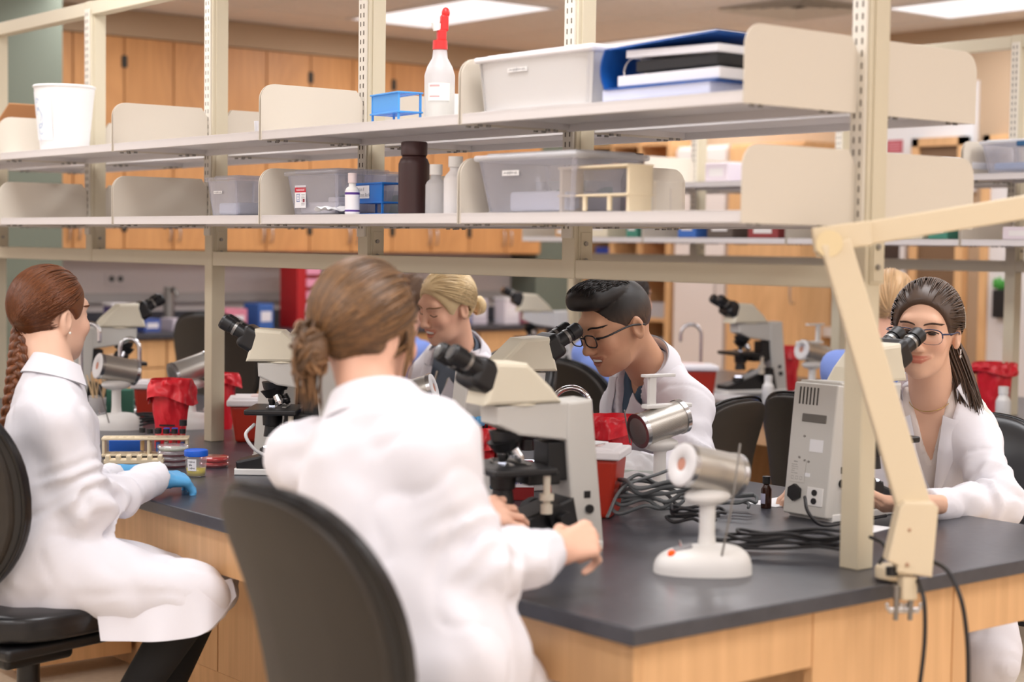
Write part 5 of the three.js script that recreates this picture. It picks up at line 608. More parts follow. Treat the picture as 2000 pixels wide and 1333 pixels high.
{ // blue binder lying flat
  const p = onShelf(SU, -0.19, 1366), t = thing('ring_binder', 'thick blue ring binder lying on upper shelf above smaller white folder', 'binder', p, PI); t.scale.y = 0.8; const blue = mat(20, 92, 178, 0.4), W = 0.285, L = 0.3;
  obj('cover', [sheet((u, v) => { const s = u * 3; const y = s < 1 ? 0.003 : s < 2 ? mix(0.003, 0.108, s - 1) : mix(0.108, 0.125, s - 2); const z = s < 1 ? mix(-L * 0.6, L * 0.5, s) : s < 2 ? L * 0.5 + 0.014 * Math.sin((s - 1) * PI) : mix(L * 0.5, -L * 0.6, s - 2); return V3((v - 0.5) * W, y, z); }, 60, 4, 0.004).rotateY(PI * 0).translate(0, 0.03, 0)], blue, t); obj('pages', [bx(W - 0.02, 0.028, L, 0, 0.052, -0.03, 0.002), bx(W - 0.02, 0.02, L * 0.9, 0, 0.118, -0.04, 0.002, -0.03)], mat(236, 236, 242, 0.8), t); obj('divider_pocket', bx(W - 0.03, 0.03, L * 0.8, 0, 0.088, -0.05, 0.004), mat(30, 30, 34, 0.6), t); for (const x of [-0.1, 0, 0.1]) obj('ring', tor(0.034, 0.003, x, 0.082, 0.1, 0, PI / 2, 0), steel, t);
  part1('paper_folder', 'thin pale blue folder lying under the blue ring binder', 'folder', bx(0.28, 0.024, 0.32, p.x, p.y + 0.013, p.z, 0.003), mat(206, 212, 236, 0.7));
}
const bottleLathe = (R, H, neck, nh) => [[0, 0], [R, 0], [R, H * 0.72], [R * 0.85, H * 0.8], [neck, H - nh], [neck, H], [0, H]];
{ // bottles on the lower shelf
  const t = thing('brown_bottle', 'wide dark brown plastic bottle on lower shelf', 'bottle', onShelf(SL, -0.24, 808)); obj('bottle', la([[0, 0], [0.038, 0], [0.04, 0.004], [0.04, 0.128], [0.034, 0.142], [0.031, 0.144], [0.031, 0.152], [0, 0.152]], 0, 0, 0, 36), brownBottle, t); obj('cap', la([[0.033, 0.15], [0.034, 0.154], [0.034, 0.182], [0.03, 0.185], [0, 0.185]], 0, 0, 0, 36), brownBottle, t);
  const wb = (label, px, X, R, H, capM, body) => { const b = thing('plastic_bottle', label, 'bottle', onShelf(SL, X, px), 0, 'small plastic bottles'); obj('bottle', la(bottleLathe(R, H, R * 0.5, 0.012), 0, 0, 0, 24), body, b); obj('cap', cy(R * 0.62, R * 0.62, 0.026, 0, H + 0.01, 0), capM, b); return b; };
  wb('white squat bottle with white cap beside brown bottle', 851, -0.26, 0.026, 0.1, whitePlastic, milky); wb('taller white bottle next to clear tub with papers', 889, -0.25, 0.029, 0.118, whitePlastic, mat(238, 236, 236, 0.4));
  const pb = wb('white bottle with purple label stripes in front of clear tub', 688, -0.3, 0.019, 0.085, mat(232, 216, 216, 0.4), whitePlastic); obj('label', new THREE.CylinderGeometry(0.0194, 0.0194, 0.058, 20, 1, true).translate(0, 0.032, 0), labelMat(128, 96, (x, w, h) => { x.fillStyle = '#f2f0f4'; x.fillRect(0, 0, w, h); x.fillStyle = '#5a3a90'; x.fillRect(0, 6, w, 10); x.fillRect(0, 82, w, 8); x.fillStyle = '#8a86a0'; for (let k = 0; k < 7; k++) x.fillRect(20, 24 + k * 8, 70, 3); }), pb);
  const pk = wb('small bottle of pink liquid behind cream rack', 1238, -0.14, 0.022, 0.07, whitePlastic, milky); obj('liquid', cy(0.0215, 0.0215, 0.028, 0, 0.016, 0), mat(226, 120, 150, 0.3), pk);
  const kim = (label, px, X, w, h, d, Y = SL) => { const c = thing('tissue_carton', label, 'tissue box', onShelf(Y, X, px), 0, 'green wiper cartons'); obj('box', bx(d, h, w, 0, h / 2, 0, 0.002), mat(226, 230, 226, 0.7), c); const m = labelMat(256, 128, (x, W, H) => { x.fillStyle = '#e4e8e4'; x.fillRect(0, 0, W, H); x.fillStyle = '#2f7a5c'; x.beginPath(); x.moveTo(0, 128); x.quadraticCurveTo(60, 10, 256, 20); x.lineTo(256, 128); x.fill(); x.fillStyle = '#2a3c34'; x.font = 'bold 30px sans-serif'; x.fillText('KIMTECH', 70, 108); }); obj('print', lb(0.001, h * 0.96, w * 0.98, -d / 2 - 0.0006, h / 2, 0), m, c); obj('print', lb(d * 0.98, h * 0.96, 0.001, 0, h / 2, w / 2 + 0.0006), m, c); return c; };
  kim('green and white wiper carton behind clear tub with brand label', 672, -0.06, 0.12, 0.075, 0.05); kim('green and white wiper carton behind cream rack', 1120, -0.08, 0.18, 0.08, 0.09); kim('small green and white wiper carton behind blue rack', 742, -0.1, 0.1, 0.07, 0.06);
  part1('clear_box', 'clear empty plastic box standing behind blue rack', 'plastic box', (() => { const q = onShelf(SL, -0.14, 757); return [bx(0.08, 0.1, 0.002, q.x, q.y + 0.06, q.z + 0.05), bx(0.08, 0.1, 0.002, q.x, q.y + 0.06, q.z - 0.05), bx(0.002, 0.1, 0.1, q.x - 0.04, q.y + 0.06, q.z), bx(0.002, 0.1, 0.1, q.x + 0.04, q.y + 0.06, q.z), bx(0.08, 0.01, 0.1, q.x, q.y + 0.005, q.z)]; })(), clearPlastic);
  const cr = thing('tube_rack', 'cream plastic tube rack on lower shelf', 'test tube rack', onShelf(SL, -0.28, 1180), PI / 2 - 0.1); for (const y of [0.036, 0.098]) obj('tier', bx(0.26, 0.005, 0.07, 0, y, 0, 0.001), creamRack, cr); for (const x of [-0.124, 0.124]) obj('upright', bx(0.01, 0.1, 0.06, x, 0.05, 0, 0.001), creamRack, cr); for (const x of [-0.06, 0.03]) obj('strut', bx(0.012, 0.032, 0.006, x, 0.018, -0.03, 0.001), creamRack, cr); obj('end_plate', bx(0.05, 0.06, 0.003, -0.1, 0.07, 0.034), creamRack, cr);
  part1('beaker', 'empty glass beaker at the end of lower shelf', 'beaker', la([[0, 0], [0.03, 0], [0.032, 0.004], [0.032, 0.062], [0.035, 0.066]], ...onShelf(SL, -0.26, 1306).toArray(), 32), glass);
  part1('beaker', 'second empty glass beaker beside white end panel', 'beaker', la([[0, 0], [0.024, 0], [0.026, 0.004], [0.026, 0.05], [0.028, 0.053]], ...onShelf(SL, -0.2, 1332).toArray(), 32), glass);
  const fb = thing('brown_bottle', 'brown plastic bottle with black cap on far side of lower shelf', 'bottle', onShelf(SL, 0.2, 1232)); obj('bottle', la(bottleLathe(0.034, 0.13, 0.022, 0.01), 0, 0, 0, 28), brownBottle, fb); obj('cap', cy(0.031, 0.03, 0.036, 0, 0.145, 0, 0, 0, 0, 28), brownBottle, fb);
  part1('small_box', 'small white box with green stripe beside spray bottle', 'box', bx(0.08, 0.075, 0.07, ...((p) => [p.x, p.y + 0.038, p.z])(onShelf(SU, -0.12, 893)), 0.002), mat(238, 238, 236, 0.6));
  part1('plastic_cup', 'small frosted cup standing on upper shelf by the end panel', 'cup', la([[0, 0], [0.022, 0], [0.025, 0.045], [0.023, 0.045], [0.02, 0.003]], ...onShelf(SU, -0.2, 512).toArray(), 24), milky);
  part1('crumpled_tissue', 'crumpled white tissue lying at lower shelf edge', 'tissue', (() => { const q = onShelf(SL, -0.3, 652); return warp(sheet((u, v) => V3((u - 0.5) * 0.08, 0.012 + 0.012 * NZ(u * 3, v * 3, 2) + 0.008 * (1 - Math.abs(2 * v - 1)), (v - 0.5) * 0.07), 14, 14, 0.001), w => { w.add(q); }); })(), paper);
}
// ---------- small things on the main island ----------
const white = paper;
{ // wooden-looking tube racks, tubes
  const p = at0(285, 892), t = thing('tube_rack', 'cream tube rack holding capped tubes beside blue gloves', 'test tube rack', p, camTurn(8)); for (const y of [0.008, 0.058]) { const holes = []; for (let i = 0; i < 10; i++) for (let j = 0; j < 2; j++) holes.push(Array.from({ length: 10 }, (_, k) => [(-0.5 + (i + 0.5) / 10) * 0.25 + Math.cos(-k / 10 * 2 * PI) * 0.0085, (j - 0.5) * 0.032 + Math.sin(-k / 10 * 2 * PI) * 0.0085])); obj('tier', ex(rshape(0.262, 0.075, 0.003), 0.006, 0.001, holes).rotateX(-PI / 2).translate(0, y, 0), creamRack, t); } for (const x of [-0.126, 0.01, 0.126]) obj('upright', bx(0.008, 0.056, 0.07, x, 0.03, 0, 0.001), creamRack, t);
  const mats = [mat(226, 196, 150, 0.3), mat(200, 90, 70, 0.3), mat(70, 110, 190, 0.3), mat(220, 214, 200, 0.3)], capB = mat(26, 26, 28, 0.5), capBl = mat(30, 84, 200, 0.4);
  const spots = [[0.0125, 0], [0.0375, 1], [0.0375, 0], [0.0625, 0], [0.0625, 1], [0.0875, 0], [0.1125, 0], [0.1125, 1], [-0.0125, 1], [0.0875, 1]];
  spots.forEach(([x, j], i) => { const big = i === 7, bl = i === 4 || i === 9, w = V3(x, 0.012, (j ? -1 : 1) * 0.016).applyAxisAngle(V3(0, 1, 0), camTurn(8)).add(p), q = thing('test_tube', big ? 'tall capped test tube with black cap in cream rack' : bl ? 'glass test tube with blue cap in cream rack' : 'glass test tube with black cap in cream rack', 'test tube', w, 0, 'capped tubes in the cream rack'); const H = big ? 0.085 : 0.062; obj('tube', la([[0, 0], [0.005, 0.001], [0.0075, 0.006], [0.0075, H], [0.0065, H]], 0, 0, 0, 16), glass, q); obj('contents', cy(0.0066, 0.006, 0.03, 0, 0.02, 0, 0, 0, 0, 12), mats[i % 4], q); obj('cap', cy(big ? 0.012 : 0.0095, big ? 0.012 : 0.0095, big ? 0.018 : 0.014, 0, H + 0.006, 0, 0, 0, 0, 16), bl ? capBl : capB, q); });
  const p2 = at0(262, 918), t2 = thing('tube_rack', 'low cream slotted rack in front of taller rack by blue gloves', 'test tube rack', p2, camTurn(8)); obj('base_board', bx(0.17, 0.012, 0.05, 0, 0.026, 0, 0.002), creamRack, t2); for (let i = 0; i < 6; i++) obj('tooth', bx(0.012, 0.012, 0.05, -0.075 + i * 0.03, 0.037, 0, 0.001), creamRack, t2); for (const x of [-0.07, 0.07]) obj('foot', bx(0.012, 0.022, 0.05, x, 0.011, 0), creamRack, t2);
  const b = at0(246, 882); part1('blue_box', 'blue plastic box behind cream tube rack', 'plastic box', at(bx(0.1, 0.04, 0.07, 0, 0.02, 0, 0.004), b.x, BT, b.z, 0, camTurn(8)), bluePlastic);
}
{ // petri dishes and specimen cup
  const dish = (label, p, y, agar, lid, R = 0.045) => { const t = thing('petri_dish', label, 'petri dish', [p.x, BT + y, p.z], 0, 'petri dishes'); obj('dish', la([[0, 0], [R - 0.002, 0], [R - 0.001, 0.013]], 0, 0, 0, 40), clearPlastic, t); obj('agar', cy(R - 0.003, R - 0.003, 0.005, 0, 0.004, 0, 0, 0, 0, 40), agar, t); obj('lid', la([[0, 0.0155], [R, 0.0155], [R + 0.001, 0.007]], 0, 0, 0, 40), lid, t); return t; };
  const bloody = mat(122, 26, 38, 0.3), redLid = new THREE.MeshPhysicalMaterial({ color: col(236, 120, 120), roughness: 0.15, transmission: 0.75, thickness: 0 }), p = at0(338, 912); ['bottom', 'second', 'third'].forEach((s, i) => dish('clear petri dish of dark red agar, ' + s + ' of the stack beside blue gloves', p, i * 0.0165, bloody, clearPlastic)); dish('clear petri dish with pale green agar, topmost of the stack beside blue gloves', p, 3 * 0.0165, mat(196, 204, 176, 0.3), clearPlastic); const p2 = at0(418, 912); dish('petri dish of dark red agar, lower of the pair beside specimen cup', p2, 0, bloody, redLid, 0.043); dish('petri dish with red lid, upper of the pair beside specimen cup', p2, 0.0165, mat(190, 60, 60, 0.3), redLid, 0.043);
  const c = at0(383, 930), t = thing('specimen_cup', 'specimen cup with blue lid and yellow fluid', 'cup', c, camTurn(0)); obj('cup', la([[0, 0], [0.026, 0], [0.0275, 0.004], [0.031, 0.062]], 0, 0, 0, 40), clearPlastic, t); obj('fluid', la([[0, 0.002], [0.0255, 0.002], [0.0275, 0.024], [0, 0.024]], 0, 0, 0, 40), new THREE.MeshPhysicalMaterial({ color: col(236, 214, 20), roughness: 0.1, transmission: 0.15, thickness: 0 }), t); obj('lid', la([[0.0335, 0.058], [0.034, 0.06], [0.034, 0.073], [0.031, 0.0755], [0.028, 0.0735], [0, 0.0735]], 0, 0, 0, 40), mat(24, 98, 214, 0.4), t); obj('label', new THREE.CylinderGeometry(0.0304, 0.0288, 0.034, 16, 1, true, -0.75, 0.95).translate(0, 0.034, 0), labelMat(128, 128, (x, w, h) => { x.fillStyle = '#f2f2f4'; x.fillRect(0, 0, w, h); scribble(x, 20, 30, 90); scribble(x, 20, 64, 50); scribble(x, 30, 98, 76); }), t);
}
{ // amber bottle, papers, tissue box, cards
  const b = at0(1496, 993), t = thing('amber_bottle', 'small amber dropper bottle with black cap', 'bottle', b); obj('bottle', la([[0, 0], [0.0135, 0], [0.014, 0.003], [0.014, 0.05], [0.008, 0.06], [0.0075, 0.066], [0, 0.066]], 0, 0, 0, 28), amber, t); obj('liquid', cy(0.0122, 0.0122, 0.032, 0, 0.018, 0), mat(58, 24, 10, 0.2), t); obj('cap', cy(0.0105, 0.0105, 0.019, 0, 0.0735, 0), black, t); obj('label', new THREE.CylinderGeometry(0.0143, 0.0143, 0.026, 12, 1, true, -2.3, 1.3).translate(0, 0.026, 0), mat(190, 190, 214, 0.6), t);
  const sheetAt = (name, label, cat, x, y, w, d, a) => { const p = at0(x, y); return part1(name, label, cat, at(bx(w, 0.0015, d, 0, 0.00085, 0), p.x, BT, p.z, 0, a), paper); }; sheetAt('paper_sheet', 'white paper sheet lying behind amber bottle', 'paper', 1520, 982, 0.16, 0.1, 0.1); sheetAt('paper_sheet', 'white paper sheet under the shelf post at bench end', 'paper', 1688, 1036, 0.15, 0.07, 0.2);
  const k = at0(1246, 975), c = thing('tissue_box', 'green and white wiper box with tissue pulled out, among grey cords', 'tissue box', k, camTurn(-20)); const gm = labelMat(256, 200, (x, w, h) => { x.fillStyle = '#dfe8e4'; x.fillRect(0, 0, w, h); x.fillStyle = '#3f9a82'; x.fillRect(0, 0, 60, h); x.fillStyle = '#44443c'; x.font = 'bold 54px sans-serif'; x.fillText('R.', 90, 110); x.fillStyle = '#b0c8be'; x.fillRect(60, 150, 196, 50); }); obj('carton', bx(0.12, 0.085, 0.11, 0, 0.0425, 0, 0.002), mat(224, 232, 228, 0.7), c); obj('print', lb(0.116, 0.082, 0.001, 0, 0.0425, 0.0558), gm, c); obj('tissue', sheet((u, v) => V3((u - 0.5) * 0.11 + 0.02 * v, 0.085 + 0.045 * (1 - v) * Math.sin(u * PI) ** 0.5 - 0.05 * v * v + 0.012 * NZ(u * 4, v * 4, 1), 0.01 + v * 0.07), 16, 14, 0.0012), paper, c);
  const lean = at0(1255, 925); part1('paper_card', 'folded white card lying on sharps box lid', 'card', at(bx(0.09, 0.002, 0.06), ...((q) => [q.x, BT + 0.181, q.z])(at0(1148, 1006)), 0, 0.3, 0), paper);
  const rb = at0(1008, 975), m = labelMat(256, 96, (x, w, h) => { x.fillStyle = '#f0eef2'; x.fillRect(0, 0, w, h); x.fillStyle = '#8e1c22'; x.fillRect(0, 0, w, 40); x.fillStyle = '#3a3a8c'; x.font = 'bold 34px sans-serif'; x.fillText('Gel card', 30, 80); x.fillStyle = '#c03040'; x.fillRect(208, 48, 30, 36); }); const r = thing('reagent_box', 'dark red and white reagent box seen through the microscope arm', 'box', rb, camTurn(4)); obj('box', bx(0.09, 0.1, 0.06, 0, 0.05, 0, 0.002), mat(150, 34, 36, 0.6), r); obj('front_label', lb(0.088, 0.05, 0.001, 0, 0.06, 0.0306), m, r);
  const w2 = at0(955, 975); const tc = thing('wiper_box', 'small white box with green dots beside fingers of person with messy bun', 'box', w2, camTurn(-10)); obj('box', bx(0.06, 0.07, 0.05, 0, 0.035, 0, 0.002), mat(232, 234, 232, 0.7), tc); obj('dot', cy(0.006, 0.006, 0.001, -0.018, 0.045, 0.0255, PI / 2), mat(60, 110, 100, 0.6), tc); obj('dot', cy(0.006, 0.006, 0.001, 0.012, 0.036, 0.0255, PI / 2), mat(60, 120, 150, 0.6), tc);
  obj('tissue', sheet((u, v) => V3((u - 0.5) * 0.05 - 0.02 * v, 0.07 + 0.05 * v, -0.01 * v), 4, 4, 0.001), paper, tc);
}
{ // steel basket and tubes behind the woman's shoulder
  const p = at0(806, 888), t = thing('wire_basket', 'perforated steel tray leaning behind shoulder of person with messy bun', 'tray', p, camTurn(10)); const pm = new THREE.MeshPhysicalMaterial({ map: (() => { const q = perfTex.clone(); q.repeat.set(30, 30); q.needsUpdate = true; return q; })(), roughness: 0.4, metalness: 0.7 }); obj('tray', [bx(0.2, 0.07, 0.004, 0, 0.075, 0.05, 0.001, 0.1), bx(0.2, 0.004, 0.1, 0, 0.04, 0, 0.001)], pm, t); obj('rim', tb([[-0.1, 0.112, 0.054], [0.1, 0.112, 0.054], [0.104, 0.05, 0.05]], 0.004), steel, t); for (const x of [-0.09, 0.09]) obj('foot', bx(0.01, 0.04, 0.09, x, 0.02, 0), steel, t);
  const q = at0(858, 900), r = thing('tube_rack', 'white rack with orange and blue capped tubes behind red bag', 'test tube rack', q, camTurn(0)); for (const y of [0.03, 0.08]) obj('tier', bx(0.09, 0.004, 0.05, 0, y, 0), whitePlastic, r); for (const x of [-0.043, 0.043]) obj('upright', bx(0.004, 0.085, 0.05, x, 0.0425, 0), whitePlastic, r);
  [[-0.02, 'orange', mat(232, 140, 50, 0.4), black], [0.006, 'clear', glass, mat(30, 84, 200, 0.4)], [0.028, 'clear', glass, mat(30, 84, 200, 0.4)]].forEach(([x, n, m, c], i) => { const w = V3(x, 0.005, 0.008).applyAxisAngle(V3(0, 1, 0), camTurn(0)).add(q), tt = thing('test_tube', ['orange test tube with black cap in white rack', 'clear test tube with blue cap, middle of white rack', 'clear test tube with blue cap at the end of white rack'][i], 'test tube', w); obj('tube', cy(0.008, 0.008, 0.1, 0, 0.05, 0), m, tt); obj('cap', cy(0.0105, 0.0105, 0.018, 0, 0.107, 0), c, tt); });
  const g = at0(914, 970); for (let i = 0; i < 3; i++) part1('pipette', ['pale blue pipette bulb rising from red bag', 'slim dark pipette standing in red bag', 'second slim pipette standing in red bag'][i], 'pipette', i ? [rod([g.x + 0.03 + i * 0.008, BT + 0.1, g.z], [g.x + 0.04 + i * 0.012, BT + 0.245, g.z + 0.01], 0.003)] : [cushion(0.022, 0.016, 0.012, 0.7, 0.7, 20, 12).translate(g.x, BT + 0.2, g.z), cushion(0.014, 0.014, 0.012, 0.7, 0.7, 20, 12).translate(g.x + 0.03, BT + 0.2, g.z + 0.01)], i ? cordBlack : gloveBlue);
}
{ // swabs and wiper boxes beside the left incinerator
  const p = at0(190, 818), t = thing('swab_cup', 'cup of wooden swab sticks beside person with braid', 'cup', p); obj('cup', la([[0, 0], [0.028, 0], [0.033, 0.08], [0.031, 0.08], [0.026, 0.004]], 0, 0, 0, 24), milky, t); for (let i = 0; i < 9; i++) obj('swab_stick', rod([rr(-0.012, 0.012), 0.01, rr(-0.012, 0.012)], [rr(-0.04, 0.04), 0.15 + rr(0, 0.02), rr(-0.03, 0.03)], 0.003, 0.003, 8), mat(226, 198, 156, 0.8), t);
  const c = at0(235, 812); part1('wiper_carton', 'green and white wiper carton behind left loop incinerator', 'tissue box', at(bx(0.1, 0.1, 0.09, 0, 0.05, 0, 0.002), c.x, BT, c.z, 0, camTurn(10)), mat(70, 130, 110, 0.7));
}
// ---------- cords ----------
const loopCord = (label, cx, cyp, n, rx, rz, m, sd, r = 0.0042, hg = 1) => { const c = at0(cx, cyp), pts = []; let s = sd; const q = () => { s = (s * 16807) % 2147483647; return s / 2147483647; }; for (let i = 0; i < n * 10; i++) { const a = i / 10 * 2 * PI, k = 1 + 0.25 * Math.sin(i * 0.7 + sd) + (q() - 0.5) * 0.1; pts.push(c.clone().addScaledVector(right, Math.cos(a) * rx * k + (q() - 0.5) * 0.02).addScaledVector(back, Math.sin(a) * rz * k).add(V3(0, r + 0.002 + (i / (n * 10)) * 0.035 * hg + 0.012 * hg * Math.abs(Math.sin(i * 1.3 + sd)), 0))); } return part1('power_cord', label, 'cord', tb(pts, r, n * 60, 7), m); };
loopCord('tangled grey power cord in front of tissue box', 1272, 1010, 6, 0.095, 0.085, cordGrey, 11, 0.0048, 2.1); loopCord('coiled dark power cord behind front loop incinerator', 1360, 1030, 3, 0.06, 0.05, cordBlack, 5); loopCord('long flat coil of black cord beside bench end post', 1560, 1082, 4, 0.15, 0.05, cordBlack, 23, 0.0038); loopCord('grey cord loop near amber bottle', 1432, 1000, 2, 0.055, 0.035, cordGrey, 31); loopCord('dark cords tangled under steel faucets', 290, 836, 4, 0.08, 0.06, cordBlack, 41);
part1('power_cord', 'grey cord arching from sharps box to cord tangle', 'cord', tb([at0(1186, 1026).add(V3(0, 0.02, 0)), PX(1215, 955, 4.15), PX(1290, 925, 4.25), PX(1355, 900, 4.3)], 0.0042, 50), cordGrey);
part1('power_cord', 'black cord plugged into rear of wide microscope', 'cord', tb([PX(1572, 972, 4.1), PX(1578, 1000, 4.06), PX(1600, 1024, 4.06), PX(1660, 1020, 4.12), PX(1730, 1008, 4.18)].map(p => { p.y = Math.max(p.y, BT + 0.006); return p; }), 0.0042, 50), cordBlack);
part1('power_cord', 'white cable pair running behind stage of microscope left of messy bun', 'cord', tb([PX(496, 830, 4.85), PX(480, 850, 4.82), PX(500, 880, 4.82), PX(548, 900, 4.84)].map(p => { p.y = Math.max(p.y, BT + 0.006); return p; }), 0.005, 40), mat(214, 214, 214, 0.4));
// ---------- swing-arm lamp clamped to the bench end ----------
{
  const lc = mat(224, 208, 178, 0.5), c = onY(BT, 1752, 1128), t = thing('swing_arm_lamp', 'cream swing-arm lamp clamped to the bench end', 'lamp', V3(c.x, BT, c.z)), L = p => p.clone().sub(t.position), dp = 3.36, P = (x, y, d = dp) => L(PX(x, y, d));
  obj('clamp_plate', la([[0, 0], [0.036, 0], [0.038, 0.004], [0.038, 0.02], [0.034, 0.026], [0, 0.026]], ...L(onY(BT + 0.004, 1745, 1130)).toArray(), 32), lc, t); obj('clamp_jaw', [bar(P(1772, 1125), P(1772, 1172), 0.03, 0.03)], lc, t); for (const x of [1752, 1780]) { const s = obj('clamp_screw', [rod(P(x, 1150), P(x - 3, 1212), 0.006, 0.005), rod(P(x, 1145), P(x - 1, 1170), 0.009, 0.008)], dullSteel, t); obj('wing_nut', [bar(P(x - 18, 1193), P(x + 16, 1193), 0.012, 0.005), bar(P(x - 18, 1193), P(x - 20, 1178), 0.008, 0.004), bar(P(x + 16, 1193), P(x + 18, 1178), 0.008, 0.004)], steel, s); }
  obj('pivot', rod(P(1742, 1108), P(1742, 1125), 0.012), black, t);
  const quad = (pts, d, th) => { const q = pts.map(([x, y]) => { const p = P(x, y, d); return [p.dot(right), p.dot(V3(0, 1, 0))]; }), ctr = P(pts[0][0], pts[0][1], d).dot(back); const g = ex(q, th, 0.004); _m.makeBasis(right, V3(0, 1, 0), right.clone().cross(V3(0, 1, 0))).setPosition(back.clone().multiplyScalar(ctr)); return g.applyMatrix4(_m); };
  obj('lower_housing', quad([[1733, 1090], [1752, 1098], [1752, 1112], [1812, 1120], [1822, 990], [1815, 982], [1762, 980], [1755, 990]], dp, 0.05), lc, t); for (const [x, y] of [[1776, 1036], [1772, 1104]]) obj('rivet', at(new THREE.SphereGeometry(0.004, 10, 8), ...P(x, y, dp - 0.027).toArray()), mat(176, 136, 108, 0.5), t);
  obj('lower_arm', quad([[1757, 1000], [1818, 1000], [1650, 470], [1601, 482]], dp + 0.01, 0.03), lc, t); obj('elbow', [rod(P(1620, 476, dp - 0.035), P(1620, 476, dp + 0.05), 0.026, 0.026, 32)], mat(232, 212, 168, 0.5), t); obj('upper_arm', quad([[1596, 448], [1640, 445], [2080, 372], [2080, 412], [1660, 480], [1636, 505], [1600, 500]], dp + 0.02, 0.03), lc, t); obj('elbow_guard', [bar(P(1588, 470), P(1700, 455), 0.05, 0.028)], lc, t);
  obj('lamp_shade', la([[0.03, 0.05], [0.09, 0.0], [0.095, -0.06], [0.09, -0.06], [0.085, 0.0], [0.03, 0.045]], ...P(2180, 420).toArray(), 32), lc, t);
  obj('cord', [tb([P(1700, 1050, 3.5), P(1724, 1062, 3.45), P(1730, 1080, 3.42), P(1718, 1100, 3.4)].map(p => { p.y = Math.max(p.y, 0.005); return p; }), 0.004, 40)], cordBlack, t); obj('cord', [tb([P(1808, 1092, 3.4), P(1850, 1115, 3.33), P(1875, 1165, 3.3), P(1888, 1240, 3.3), P(1892, 1400, 3.32)], 0.0045, 60)], cordBlack, t); obj('cord', [tb([P(1790, 1130, 3.36), P(1804, 1170, 3.3), P(1806, 1250, 3.3), P(1788, 1400, 3.3)], 0.0045, 60)], cordBlack, t);
}
// ---------- far things ----------
{ // back counter clutter
  const pal = [[96, 84, 150], [70, 92, 160], [206, 196, 206], [222, 214, 220], [214, 130, 150], [60, 100, 170], [196, 206, 214], [176, 60, 70], [150, 170, 190], [226, 222, 214], [110, 60, 70], [90, 140, 180]], cn = ['violet', 'blue', 'grey', 'white', 'pink', 'deep blue', 'pale grey', 'red', 'blue-grey', 'cream', 'maroon', 'sky blue'];
  const near = ['left of the red drawer tower', 'right of the red drawer tower', 'near the corner column'];
  let x = 1.5, k = 0; while (x < 4.55) { const w = rr(0.07, 0.16), h = rr(0.06, 0.19), d = rr(0.1, 0.2), c = pal[k % 12]; if (Math.abs(x - onZ(-6.6, 590, 560).x) > 0.2 && Math.abs(x - onY(0.912, 455, 607).x) > 0.2) { const t = thing('supply_box', cn[k % 12] + ' supply box with pale label on back counter, ' + (x < 2.9 ? near[0] : x < 3.9 ? near[1] : near[2]), 'box', [x, 0.912, -6.5 - (k % 3) * 0.05], rr(-0.1, 0.1), 'supplies on the back counter'); obj('box', bx(w, h, d, 0, h / 2, 0, 0.004), mat(...c, 0.6), t); obj('label', bx(w * 0.7, h * 0.4, 0.001, 0, h * 0.5, d / 2 + 0.0006), mat(232, 226, 230, 0.7), t); if (k % 3 === 0) obj('lid', bx(w + 0.008, 0.016, d + 0.008, 0, h + 0.008, 0, 0.003), mat(236, 234, 238, 0.5), t); } x += w + rr(0.05, 0.09); k++; }
  const t = thing('drawer_tower', 'red drawer tower with pale drawers on back counter', 'drawer tower', [onZ(-6.6, 590, 560).x, 0.912, -6.62]); obj('case', bx(0.17, 0.4, 0.2, 0, 0.2, 0, 0.004), mat(176, 24, 30, 0.5), t); for (let i = 0; i < 5; i++) { const dr = obj('drawer', bx(0.1, 0.05, 0.012, 0.028, 0.05 + i * 0.075, 0.103, 0.004), mat(226, 150, 176, 0.5), t); obj('slot', bx(0.09, 0.014, 0.004, 0.028, 0.085 + i * 0.075, 0.101), mat(110, 20, 16, 0.6), dr); }
  const f = onZ(-6.7, 338, 580); const fx = thing('gas_tap', 'grey service tap on back counter', 'tap', [f.x, 0.912, -6.75]); obj('column', cy(0.03, 0.035, 0.25, 0, 0.125, 0), dullSteel, fx); obj('nozzle', tb([[0, 0.22, 0], [0, 0.24, 0.06], [0, 0.2, 0.1]], 0.012), dullSteel, fx);
}
